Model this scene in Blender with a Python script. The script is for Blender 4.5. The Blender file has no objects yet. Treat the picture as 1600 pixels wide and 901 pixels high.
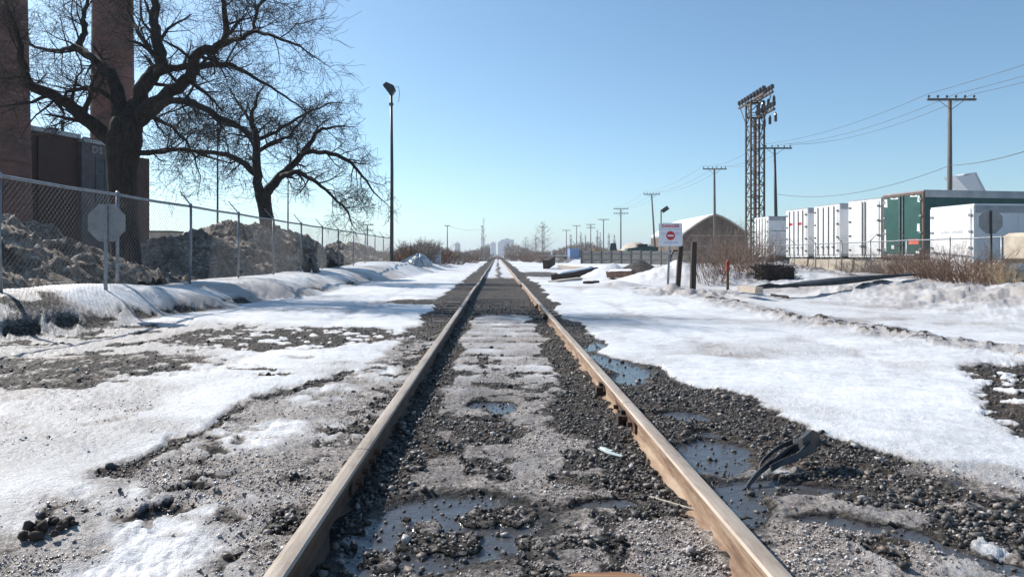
import bpy, math, random
import numpy as np
from mathutils import Vector, Matrix

# ------------------------------------------------------------------ camera, sky, sun, exposure
scene = bpy.context.scene
COL = scene.collection
FPX, VPX, HY, CAMZ = 1067.0, 777.0, 399.0, 1.10      # 24 mm lens, in units of a 1600 px wide frame
cam_d = bpy.data.cameras.new('camera')
cam = bpy.data.objects.new('camera', cam_d); COL.objects.link(cam); scene.camera = cam
cam.location = (0, 0, CAMZ); cam.rotation_euler = (math.radians(90), 0, 0)
cam_d.sensor_width = 36.0; cam_d.lens = 36.0*FPX/1600.0
cam_d.shift_x = (800-VPX)/1600.0
cam_d.shift_y = -(450.5-HY)/1600.0
cam_d.clip_start = 0.05; cam_d.clip_end = 12000

SUN_AZ, SUN_EL = -50.0, 37.0                          # degrees: left of straight ahead, above the horizon
w = bpy.data.worlds.new('World'); scene.world = w; w.use_nodes = True
nt = w.node_tree; bg = nt.nodes['Background']
sky = nt.nodes.new('ShaderNodeTexSky'); sky.sky_type = 'NISHITA'; sky.sun_disc = False
sky.sun_elevation = math.radians(SUN_EL); sky.sun_rotation = math.radians(SUN_AZ)
sky.air_density = 0.85; sky.dust_density = 0.6; sky.ozone_density = 2.0; sky.altitude = 0
tint = nt.nodes.new('ShaderNodeMix'); tint.data_type = 'RGBA'; tint.blend_type = 'MULTIPLY'; tint.inputs[0].default_value = 1.0
tint.inputs[7].default_value = (.80, .975, .99, 1)
nt.links.new(sky.outputs[0], tint.inputs[6]); nt.links.new(tint.outputs[2], bg.inputs[0]); bg.inputs[1].default_value = 0.113
sl = bpy.data.lights.new('sun', 'SUN'); sun = bpy.data.objects.new('sun', sl); COL.objects.link(sun)
sl.energy = 5.0; sl.angle = math.radians(0.55); sl.color = (1.0, 0.955, 0.89)
a, e = math.radians(SUN_AZ), math.radians(SUN_EL)
sdir = Vector((math.sin(a)*math.cos(e), math.cos(a)*math.cos(e), math.sin(e)))
sun.rotation_euler = sdir.to_track_quat('Z', 'Y').to_euler(); sun.location = sdir*50
scene.view_settings.view_transform = 'Standard'; scene.view_settings.look = 'None'
scene.view_settings.exposure = 0.46; scene.view_settings.gamma = 1.0
scene.view_settings.use_curve_mapping = False

rnd = random.Random(7); nrs = np.random.RandomState(11)

# ------------------------------------------------------------------ helpers
def at(px, py, Y):                                    # a measured picture point, at distance Y, as a world point
    return Vector(((px-VPX)/FPX*Y, Y, CAMZ-(py-HY)/FPX*Y))

def tag(o, label=None, cat=None, group=None, kind=None):
    if label: o['label'] = label
    if cat: o['category'] = cat
    if group: o['group'] = group
    if kind or cat: o['kind'] = kind or 'thing'
    return o

def empty(name, loc, label=None, cat=None, group=None, rz=0.0):
    o = bpy.data.objects.new(name, None); COL.objects.link(o)
    o.location = loc; o.rotation_euler = (0, 0, rz); o.empty_display_size = 0.2
    return tag(o, label, cat, group)

def link_mesh(name, me, mat=None, parent=None, loc=None):
    o = bpy.data.objects.new(name, me); COL.objects.link(o)
    if mat is not None and len(me.materials) == 0: me.materials.append(mat)
    if parent is not None: o.parent = parent
    if loc is not None: o.location = loc
    return o

def np_mesh(name, V, F, smooth=False):                # V (n,3), F (m,k) with constant k
    V = np.ascontiguousarray(V, dtype=np.float32); F = np.ascontiguousarray(F, dtype=np.int32)
    me = bpy.data.meshes.new(name); m, k = F.shape
    me.vertices.add(len(V)); me.vertices.foreach_set('co', V.ravel())
    me.loops.add(m*k); me.loops.foreach_set('vertex_index', F.ravel())
    me.polygons.add(m); me.polygons.foreach_set('loop_start', np.arange(m, dtype=np.int32)*k)
    me.polygons.foreach_set('loop_total', np.full(m, k, dtype=np.int32))
    if smooth: me.polygons.foreach_set('use_smooth', np.ones(m, dtype=bool))
    me.update(calc_edges=True)
    return me

class MB:
    def __init__(s): s.v = []; s.f = []; s.mi = []
    def add(s, vs, fs, mi=0):
        b = len(s.v); s.v.extend([tuple(q) for q in vs])
        for f in fs: s.f.append(tuple(b+i for i in f)); s.mi.append(mi)
        return s
    def box(s, c, d, M=None, mi=0):
        x, y, z = d[0]/2, d[1]/2, d[2]/2
        vs = [Vector((sx*x, sy*y, sz*z)) for sz in (-1, 1) for sy in (-1, 1) for sx in (-1, 1)]
        if M is not None: vs = [M @ q for q in vs]
        c = Vector(c); vs = [q+c for q in vs]
        return s.add(vs, [(0,2,3,1),(4,5,7,6),(0,1,5,4),(2,6,7,3),(0,4,6,2),(1,3,7,5)], mi)
    def bbox(s, lo, hi, mi=0):
        return s.box([(lo[i]+hi[i])/2 for i in range(3)], [hi[i]-lo[i] for i in range(3)], mi=mi)
    def tube(s, pts, rad, n=6, cap=True, mi=0, flat=1.0):
        pts = [Vector(p) for p in pts]
        if not hasattr(rad, '__len__'): rad = [rad]*len(pts)
        m = len(pts); vs = []; prevx = None
        for i, p in enumerate(pts):
            t = (pts[min(i+1, m-1)]-pts[max(i-1, 0)])
            if t.length < 1e-9: t = Vector((0, 0, 1))
            t.normalize()
            if prevx is None:
                ref = Vector((0, 0, 1)) if abs(t.z) < 0.9 else Vector((1, 0, 0))
                x = ref.cross(t).normalized()
            else:
                x = (prevx - t*prevx.dot(t))
                x = x.normalized() if x.length > 1e-6 else Vector((1, 0, 0)).cross(t).normalized()
            prevx = x; y = t.cross(x)
            for k in range(n):
                an = 2*math.pi*k/n
                vs.append(p + x*(math.cos(an)*rad[i]) + y*(math.sin(an)*rad[i]*flat))
        fs = [(i*n+k, i*n+(k+1) % n, (i+1)*n+(k+1) % n, (i+1)*n+k) for i in range(m-1) for k in range(n)]
        if cap: fs += [tuple(range(n-1, -1, -1)), tuple((m-1)*n+k for k in range(n))]
        return s.add(vs, fs, mi)
    def prism(s, poly, p0, p1, xa, ya, mi=0):          # 2-D outline swept from p0 to p1
        p0, p1, xa, ya = map(Vector, (p0, p1, xa, ya)); n = len(poly)
        vs = [p0+xa*q[0]+ya*q[1] for q in poly]+[p1+xa*q[0]+ya*q[1] for q in poly]
        fs = [(k, (k+1) % n, n+(k+1) % n, n+k) for k in range(n)]+[tuple(range(n-1, -1, -1)), tuple(range(n, 2*n))]
        return s.add(vs, fs, mi)
    def mesh(s, name, smooth=False):
        me = bpy.data.meshes.new(name); me.from_pydata(s.v, [], s.f)
        if any(s.mi): me.polygons.foreach_set('material_index', s.mi)
        if smooth: me.polygons.foreach_set('use_smooth', [True]*len(s.f))
        me.update(); return me
    def build(s, name, mat, parent=None, smooth=False, loc=None):
        me = s.mesh(name, smooth)
        for m in (mat if isinstance(mat, (list, tuple)) else [mat]): me.materials.append(m)
        return link_mesh(name, me, None, parent, loc)

def copy_tree(o, parent=None):
    c = o.copy(); COL.objects.link(c)
    if parent is not None: c.parent = parent
    for ch in list(o.children): copy_tree(ch, c)
    return c

# numpy noise -------------------------------------------------------
def _hash(ix, iy, seed):
    h = (ix.astype(np.int64)*374761393 + iy.astype(np.int64)*668265263 + seed*1442695041) & 0xffffffff
    h = ((h ^ (h >> 13))*1274126177) & 0xffffffff
    h = (h ^ (h >> 16)) & 0xffffffff
    return h.astype(np.float64)/4294967295.0
def vnoise(x, y, seed=0):
    ix = np.floor(x); iy = np.floor(y); fx = x-ix; fy = y-iy
    ux = fx*fx*fx*(fx*(fx*6-15)+10); uy = fy*fy*fy*(fy*(fy*6-15)+10)
    ix = ix.astype(np.int64); iy = iy.astype(np.int64)
    a_ = _hash(ix, iy, seed); b_ = _hash(ix+1, iy, seed); c_ = _hash(ix, iy+1, seed); d_ = _hash(ix+1, iy+1, seed)
    return (a_*(1-ux)+b_*ux)*(1-uy)+(c_*(1-ux)+d_*ux)*uy
def fbm(x, y, sc, oct=4, seed=0, gain=0.5):           # about -1..1
    t = np.zeros_like(x); am = 1.0; tot = 0.0; x = x*sc; y = y*sc
    for o in range(oct):
        t += am*(vnoise(x, y, seed+o*17)*2-1); tot += am; am *= gain
        x, y = x*1.73+y*1.07+3.1, y*1.73-x*1.07-1.7
    return t/tot*1.6
def cells(x, y, sc, seed=0):                           # F1 distance and cell value
    x = x*sc; y = y*sc; ix = np.floor(x).astype(np.int64); iy = np.floor(y).astype(np.int64)
    best = np.full(x.shape, 9.0); val = np.zeros(x.shape)
    for dx in (-1, 0, 1):
        for dy in (-1, 0, 1):
            cx = ix+dx; cy = iy+dy
            d = np.hypot(cx+_hash(cx, cy, seed)-x, cy+_hash(cx, cy, seed+5)-y)
            m = d < best; best = np.where(m, d, best); val = np.where(m, _hash(cx, cy, seed+9), val)
    return best, val
def sst(lo, hi, x):
    t = np.clip((x-lo)/(hi-lo), 0, 1); return t*t*(3-2*t)
def blob(X, Y, cx, cy, rx, ry, soft=0.35):
    d = np.hypot((X-cx)/rx, (Y-cy)/ry); return 1-sst(1-soft, 1+soft, d)

# ------------------------------------------------------------------ materials
def new_mat(name):
    m = bpy.data.materials.new(name); m.use_nodes = True
    n = m.node_tree.nodes; l = m.node_tree.links
    return m, n, l, n['Principled BSDF']
def _noise(n, l, vec, scale, detail=4, rough=0.6):
    t = n.new('ShaderNodeTexNoise'); t.inputs['Scale'].default_value = scale
    t.inputs['Detail'].default_value = detail; t.inputs['Roughness'].default_value = rough
    if vec is not None: l.new(vec, t.inputs['Vector'])
    return t.outputs['Fac']
def _ramp(n, l, fac, stops):
    r = n.new('ShaderNodeValToRGB'); l.new(fac, r.inputs[0]); el = r.color_ramp.elements
    while len(el) < len(stops): el.new(0.5)
    for e_, (p, c) in zip(el, stops): e_.position = p; e_.color = (*c, 1)
    return r.outputs[0]
def _math(n, l, op, a_, b_=None, c_=None, clamp=False):
    m = n.new('ShaderNodeMath'); m.operation = op; m.use_clamp = clamp
    for i, q in enumerate((a_, b_, c_)):
        if q is None: continue
        if isinstance(q, (int, float)): m.inputs[i].default_value = q
        else: l.new(q, m.inputs[i])
    return m.outputs[0]
def _mix(n, l, fac, a_, b_):
    m = n.new('ShaderNodeMix'); m.data_type = 'RGBA'
    if isinstance(fac, (int, float)): m.inputs[0].default_value = fac
    else: l.new(fac, m.inputs[0])
    for i, q in ((6, a_), (7, b_)):
        if isinstance(q, tuple): m.inputs[i].default_value = (*q, 1)
        else: l.new(q, m.inputs[i])
    return m.outputs[2]
def _sst(n, l, x, lo, hi):
    m = n.new('ShaderNodeMapRange'); m.interpolation_type = 'SMOOTHSTEP'
    l.new(x, m.inputs[0]); m.inputs[1].default_value = lo; m.inputs[2].default_value = hi
    return m.outputs[0]
def _bump(n, l, h, dist, strength, bsdf, prev=None):
    b = n.new('ShaderNodeBump'); b.inputs['Distance'].default_value = dist; b.inputs['Strength'].default_value = strength
    l.new(h, b.inputs['Height'])
    if prev is not None: l.new(prev, b.inputs['Normal'])
    if bsdf is not None: l.new(b.outputs[0], bsdf.inputs['Normal'])
    return b.outputs[0]

def mat_var(name, ca, cb, scale=3.0, rough=0.6, metal=0.0, bump=0.0, bscale=None, cc=None, stretch=None, lo=0.35, hi=0.65):
    """two or three mottled colours with grain; every object gets one of these"""
    m, n, l, p = new_mat(name)
    tc = n.new('ShaderNodeTexCoord'); vec = tc.outputs['Object']
    if stretch:
        mp = n.new('ShaderNodeMapping'); mp.inputs['Scale'].default_value = stretch
        l.new(vec, mp.inputs['Vector']); vec = mp.outputs[0]
    f = _noise(n, l, vec, scale, 6, 0.65)
    stops = [(lo, ca), (hi, cb)] if cc is None else [(lo, ca), ((lo+hi)/2, cb), (hi, cc)]
    l.new(_ramp(n, l, f, stops), p.inputs['Base Color'])
    g = _noise(n, l, vec, scale*2.3, 4)
    l.new(_math(n, l, 'MULTIPLY_ADD', g, 0.3, rough-0.15, clamp=True), p.inputs['Roughness'])
    p.inputs['Metallic'].default_value = metal
    if bump: _bump(n, l, _noise(n, l, vec, bscale or scale*4, 5), bump, 0.6, p)
    return m

def mat_brick(name, c1, c2, mortar, scale, dark):
    m, n, l, p = new_mat(name)
    tc = n.new('ShaderNodeTexCoord'); vec = tc.outputs['Object']
    sx = n.new('ShaderNodeSeparateXYZ'); l.new(vec, sx.inputs[0])
    cb = n.new('ShaderNodeCombineXYZ')
    ang = _math(n, l, 'ARCTAN2', sx.outputs[1], sx.outputs[0]) if dark == 'round' else None
    u = _math(n, l, 'MULTIPLY', ang, 1.4) if ang is not None else _math(n, l, 'ADD', sx.outputs[0], sx.outputs[1])
    l.new(u, cb.inputs[0]); l.new(sx.outputs[2], cb.inputs[1])
    b = n.new('ShaderNodeTexBrick'); l.new(cb.outputs[0], b.inputs['Vector'])
    b.inputs['Scale'].default_value = scale; b.inputs['Color1'].default_value = (*c1, 1)
    b.inputs['Color2'].default_value = (*c2, 1); b.inputs['Mortar'].default_value = (*mortar, 1)
    b.inputs['Mortar Size'].default_value = 0.012
    b.inputs['Brick Width'].default_value = 0.22; b.inputs['Row Height'].default_value = 0.075
    mp = n.new('ShaderNodeMapping'); mp.inputs['Scale'].default_value = (0.25, 0.25, 0.9); l.new(vec, mp.inputs[0])
    st = _noise(n, l, mp.outputs[0], 1.3, 6, 0.7)
    l.new(_mix(n, l, _sst(n, l, st, 0.42, 0.72), b.outputs[0], (0.055, 0.035, 0.03)), p.inputs['Base Color'])
    p.inputs['Roughness'].default_value = 0.85
    _bump(n, l, b.outputs['Fac'], -0.008, 0.7, p)
    return m

M = {}
M['rail_top'] = mat_var('worn_rail_head', (.20, .15, .115), (.37, .30, .24), 11, .55, .15, .0016, 90, cc=(.45, .385, .32), stretch=(1, .16, 1), lo=.30, hi=.66)
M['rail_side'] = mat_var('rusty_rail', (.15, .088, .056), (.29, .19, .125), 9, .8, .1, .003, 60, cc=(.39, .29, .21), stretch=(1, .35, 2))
M['rail_side_shaded'] = mat_var('shaded_rusty_rail', (.085, .052, .036), (.17, .105, .07), 5, .8, .1, .0025, 60)  # rust darkened so the left rail's side reads as shaded
M['rust'] = mat_var('dark_rust', (.06, .04, .032), (.17, .085, .05), 14, .8, .2, .003)
M['tie'] = mat_var('weathered_tie', (.06, .05, .042), (.19, .165, .14), 5, .9, 0, .006, 30, stretch=(.4, 4, 4))
M['timber_dark'] = mat_var('dark_timber', (.022, .016, .014), (.075, .052, .042), 4, .9, 0, .006, 22, stretch=(5, 5, .5))
M['timber_brown'] = mat_var('brown_timber', (.07, .042, .03), (.19, .12, .085), 4, .9, 0, .006, 20, stretch=(.6, 5, 5))
M['timber_grey'] = mat_var('bleached_timber', (.30, .25, .20), (.50, .44, .37), 5, .9, 0, .004, 22, stretch=(.6, 5, 5))
M['fresh_wood'] = mat_var('split_wood', (.12, .05, .022), (.33, .17, .085), 9, .8, 0, .003, 40, stretch=(.5, 6, 6))
M['galv'] = mat_var('galvanised_steel', (.19, .20, .215), (.33, .34, .36), 9, .5, .6)
M['galv_dull'] = mat_var('dull_galvanised_wire', (.09, .092, .098), (.17, .172, .18), 9, .6, .5)
M['sign_back'] = mat_var('bare_sign_back', (.22, .22, .23), (.31, .305, .31), 5, .5, .4)
M['sign_white'] = mat_var('sign_white', (.62, .64, .70), (.74, .75, .79), 5, .45)
M['sign_red'] = mat_var('sign_red', (.42, .012, .025), (.52, .02, .035), 6, .45)
M['sign_blue'] = mat_var('sign_violet_print', (.30, .24, .46), (.36, .30, .50), 6, .5)
M['black_plastic'] = mat_var('black_plastic', (.016, .017, .019), (.045, .046, .048), 9, .55, 0, .002, 60)
M['bark'] = mat_var('dark_bark', (.014, .011, .010), (.046, .036, .030), 5, .95, 0, .03, 14, stretch=(3, 3, .7))
M['twig'] = mat_var('twig_bark', (.018, .013, .012), (.05, .036, .03), 2, .9)
M['twig_red'] = mat_var('reddish_twig', (.105, .058, .042), (.25, .16, .115), 2, .9)
M['twig_grey'] = mat_var('greyish_twig', (.13, .105, .09), (.27, .225, .19), 1, .9)
M['dry_grass'] = mat_var('dry_stalk', (.27, .19, .11), (.46, .36, .235), 2, .9)
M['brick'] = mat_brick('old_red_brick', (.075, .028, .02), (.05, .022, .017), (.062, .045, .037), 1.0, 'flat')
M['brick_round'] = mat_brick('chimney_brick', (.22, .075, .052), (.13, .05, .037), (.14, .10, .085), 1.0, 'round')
M['concrete_wall'] = mat_var('grey_render', (.065, .058, .064), (.105, .096, .102), 1.2, .85, 0, .004)
M['concrete'] = mat_var('beige_concrete', (.36, .30, .235), (.54, .47, .38), 2.2, .9, 0, .006, 18)
M['glass'] = mat_var('dark_window_glass', (.012, .016, .028), (.03, .035, .05), 3, .2)
M['white_paint'] = mat_var('white_trailer_paint', (.50, .48, .455), (.80, .795, .785), 1.3, .45, 0, 0, None, stretch=(1, 1, .4), lo=.22, hi=.48)
M['side_white'] = mat_var('corrugated_white_side', (.62, .63, .65), (.76, .77, .79), .9, .45)
M['grey_paint'] = mat_var('grey_paint', (.26, .275, .30), (.40, .41, .43), 1.5, .5)
M['dark_metal'] = mat_var('dark_metal', (.025, .025, .028), (.07, .066, .062), 6, .6, .3)
M['green_paint'] = mat_var('green_trailer_paint', (.008, .062, .052), (.014, .09, .074), 1.6, .45)
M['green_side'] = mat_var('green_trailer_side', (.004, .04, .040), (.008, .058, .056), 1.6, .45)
M['brown_paint'] = mat_var('rust_brown_paint', (.10, .06, .048), (.19, .115, .088), 4, .7)
M['dull_red'] = mat_var('faded_dull_red', (.16, .03, .02), (.30, .06, .04), 8, .8)
M['red_paint'] = mat_var('red_orange_paint', (.62, .10, .055), (.74, .17, .10), 5, .5)
M['teal_paint'] = mat_var('teal_stripe', (.05, .15, .20), (.08, .20, .25), 3, .5)
M['rubber'] = mat_var('tyre_rubber', (.015, .015, .016), (.035, .034, .034), 8, .85)
M['pole_wood'] = mat_var('pole_wood', (.10, .085, .075), (.20, .175, .155), 4, .9, 0, .004, stretch=(4, 4, .3))
M['pole_dark'] = mat_var('dark_painted_pole', (.028, .034, .04), (.055, .062, .07), 3, .5, .3)
M['tower_steel'] = mat_var('weathered_tower_steel', (.055, .042, .036), (.12, .092, .075), 2, .75, .3)
M['porcelain'] = mat_var('dark_insulator', (.028, .022, .024), (.06, .05, .05), 6, .3)
M['wire'] = mat_var('line_wire', (.10, .11, .12), (.18, .19, .20), 1, .6, .3)
M['stone_face'] = mat_var('tan_barn_wall', (.075, .05, .038), (.15, .105, .078), 1.6, .9, 0, .02, 6, cc=(.11, .085, .068))
M['snow_clean'] = mat_var('roof_snow', (.78, .80, .83), (.85, .86, .88), 3, .6, 0, .01)
M['blue_paint'] = mat_var('blue_container_paint', (.12, .20, .38), (.17, .26, .45), 2, .5)
M['yellow_paint'] = mat_var('machine_yellow', (.42, .23, .06), (.58, .34, .10), 2, .5)
M['fence_blue'] = mat_var('faded_blue_hoarding', (.09, .092, .09), (.17, .165, .155), .8, .8)
M['city'] = mat_var('far_concrete', (.24, .25, .27), (.36, .37, .39), .02, .8)
M['stadium'] = mat_var('pale_tower_concrete', (.42, .43, .45), (.52, .53, .55), .03, .7)
M['sheet'] = mat_var('grey_plastic_sheet', (.30, .35, .38), (.48, .53, .57), 3, .3, 0, .02, 8)
M['teal_plastic'] = mat_var('pale_teal_plastic', (.38, .45, .43), (.52, .58, .55), 9, .4)
M['ink'] = mat_var('black_lettering', (.02, .02, .025), (.035, .035, .04), 6, .6)
M['ink_grey'] = mat_var('faded_grey_lettering', (.42, .42, .45), (.5, .5, .53), 6, .6)
M['letter_white'] = mat_var('pale_lettering', (.20, .19, .19), (.28, .27, .27), 6, .6)

def mat_stone():
    m, n, l, p = new_mat('ballast_stone')
    at_ = n.new('ShaderNodeAttribute'); at_.attribute_name = 'tint'
    oi = n.new('ShaderNodeObjectInfo')
    f = _math(n, l, 'FRACT', _math(n, l, 'ADD', at_.outputs['Fac'], oi.outputs['Random']))
    c = _ramp(n, l, f, [(0, (.022, .021, .022)), (.35, (.06, .056, .053)), (.65, (.12, .11, .10)), (.86, (.19, .145, .115)), (1, (.42, .40, .385))])
    g = n.new('ShaderNodeNewGeometry')
    q = _noise(n, l, g.outputs['Position'], 120, 3)
    c2 = _mix(n, l, _sst(n, l, q, .5, .75), c, (.15, .14, .13))
    l.new(c2, p.inputs['Base Color']); l.new(_math(n, l, 'MULTIPLY_ADD', q, .5, .25), p.inputs['Roughness'])
    p.inputs['Specular IOR Level'].default_value = .3
    _bump(n, l, q, .003, .6, p)
    return m
M['stone'] = mat_stone()

def mat_ground():
    m, n, l, p = new_mat('snow_ice_gravel_ground')
    g = n.new('ShaderNodeNewGeometry'); pos = g.outputs['Position']
    a_ = n.new('ShaderNodeAttribute'); a_.attribute_name = 'cover'
    s = n.new('ShaderNodeSeparateColor'); l.new(a_.outputs['Color'], s.inputs[0])
    S, D, W = s.outputs[0], s.outputs[1], s.outputs[2]
    n1 = _noise(n, l, pos, 0.9, 5); n2 = _noise(n, l, pos, 7, 5, .65); n3 = _noise(n, l, pos, 34, 5, .7); n4 = _noise(n, l, pos, 95, 4, .75)
    e1 = _math(n, l, 'MULTIPLY_ADD', n2, .34, -.17); e2 = _math(n, l, 'MULTIPLY_ADD', n3, .42, -.21)
    e = _math(n, l, 'ADD', e1, e2)
    Sm = _sst(n, l, _math(n, l, 'ADD', S, e), .33, .66)
    Dm = _math(n, l, 'MULTIPLY', _sst(n, l, _math(n, l, 'ADD', D, _math(n, l, 'MULTIPLY', e, 1.3)), .12, .85), 1.0)
    Wm = _sst(n, l, _math(n, l, 'ADD', W, _math(n, l, 'MULTIPLY', e, 1.1)), .42, .70)
    snow = _ramp(n, l, _math(n, l, 'ADD', _math(n, l, 'MULTIPLY', n1, .45), _math(n, l, 'MULTIPLY', n2, .55)),
                 [(.36, (.50, .505, .52)), (.49, (.66, .665, .68)), (.62, (.78, .782, .79))])
    mix34 = _math(n, l, 'ADD', _math(n, l, 'MULTIPLY', n3, .5), _math(n, l, 'MULTIPLY', n4, .5))
    dirty = _ramp(n, l, mix34, [(.39, (.07, .058, .05)), (.45, (.22, .185, .165)), (.51, (.44, .378, .338)), (.60, (.74, .69, .655))])
    v = n.new('ShaderNodeTexVoronoi'); v.inputs['Scale'].default_value = 38; l.new(pos, v.inputs['Vector'])
    vs = n.new('ShaderNodeSeparateColor'); l.new(v.outputs['Color'], vs.inputs[0])
    grav = _ramp(n, l, vs.outputs[0], [(0, (.022, .021, .021)), (.5, (.058, .053, .050)), (.85, (.115, .10, .09)), (1, (.20, .185, .17))])
    gvv = n.new('ShaderNodeHueSaturation'); l.new(grav, gvv.inputs['Color']); l.new(_math(n, l, 'MULTIPLY_ADD', n3, 2.4, -.2), gvv.inputs['Value']); grav = gvv.outputs[0]
    grav = _mix(n, l, _sst(n, l, n1, .45, .7), grav, _mix(n, l, .5, grav, (.13, .095, .07)))
    dirty = _mix(n, l, _sst(n, l, n1, .5, .68), dirty, _mix(n, l, .35, dirty, (.26, .19, .15)))
    mudc = _ramp(n, l, mix34, [(.40, (.035, .029, .025)), (.48, (.115, .094, .082)), (.56, (.23, .195, .175)), (.66, (.50, .46, .435))])
    dirty = _mix(n, l, _math(n, l, 'MULTIPLY', a_.outputs['Alpha'], 1.0, clamp=True), dirty, mudc)
    dv = n.new('ShaderNodeHueSaturation'); l.new(dirty, dv.inputs['Color']); l.new(_math(n, l, 'MULTIPLY_ADD', n2, 1.5, .25), dv.inputs['Value']); dirty = dv.outputs[0]
    surf = _mix(n, l, Dm, snow, dirty)
    base = _mix(n, l, Sm, grav, surf)
    base = _mix(n, l, Wm, base, _mix(n, l, n1, (.035, .034, .036), (.085, .08, .08)))
    l.new(base, p.inputs['Base Color'])
    r_s = _math(n, l, 'MULTIPLY_ADD', n2, .35, .36); 
    rm = n.new('ShaderNodeMix'); l.new(Sm, rm.inputs[0]); rm.inputs[2].default_value = .7; l.new(r_s, rm.inputs[3])
    rw = n.new('ShaderNodeMix'); l.new(Wm, rw.inputs[0]); l.new(rm.outputs[0], rw.inputs[2]); l.new(_math(n, l, 'MULTIPLY_ADD', n2, .30, -.02, clamp=True), rw.inputs[3])
    l.new(rw.outputs[0], p.inputs['Roughness'])
    dry = _math(n, l, 'SUBTRACT', 1.0, Wm)
    sp = _math(n, l, 'MULTIPLY_ADD', Sm, .30, .08); l.new(_math(n, l, 'MAXIMUM', sp, _math(n, l, 'MULTIPLY', Wm, .36)), p.inputs['Specular IOR Level'])
    hv = _math(n, l, 'MULTIPLY', _math(n, l, 'SUBTRACT', 1.0, v.outputs['Distance']), _math(n, l, 'SUBTRACT', 1.0, Sm))
    rgh = _math(n, l, 'MULTIPLY_ADD', _math(n, l, 'MAXIMUM', Dm, _math(n, l, 'SUBTRACT', 1.0, Sm)), .75, .18)
    h1 = _math(n, l, 'MULTIPLY', _math(n, l, 'MULTIPLY_ADD', n3, rgh, hv), dry)
    h2 = _math(n, l, 'MULTIPLY', n4, _math(n, l, 'MULTIPLY', dry, _math(n, l, 'MULTIPLY_ADD', Dm, .75, .25)))
    b1 = _bump(n, l, h1, .020, .8, None)
    b2 = _bump(n, l, h2, .014, 1.0, None, b1)
    _bump(n, l, n2, .03, .3, p, b2)
    return m
M['ground'] = mat_ground()

def mat_pile():
    m, n, l, p = new_mat('dirty_ploughed_snow')
    g = n.new('ShaderNodeNewGeometry'); pos = g.outputs['Position']
    n1 = _noise(n, l, pos, 1.1, 6, .7); n2 = _noise(n, l, pos, 5, 6, .75); n3 = _noise(n, l, pos, 25, 4, .7)
    f = _math(n, l, 'ADD', _math(n, l, 'MULTIPLY', n1, .35), _math(n, l, 'ADD', _math(n, l, 'MULTIPLY', n2, .45), _math(n, l, 'MULTIPLY', n3, .2)))
    c = _ramp(n, l, f, [(.41, (.042, .030, .022)), (.475, (.13, .096, .072)), (.535, (.29, .23, .18)), (.61, (.72, .65, .585))])
    l.new(c, p.inputs['Base Color']); p.inputs['Roughness'].default_value = .75
    b1 = _bump(n, l, n2, .12, .8, None); _bump(n, l, n3, .03, .8, p, b1)
    return m
M['pile'] = mat_pile()

# ------------------------------------------------------------------ ground: cover masks and heights
TRX = 0.09                                             # track centre
RXL, RXR = TRX-0.7525, TRX+0.7525                      # rail centres
def interp(Y, ys, xs): return np.interp(Y, ys, xs)

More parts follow.
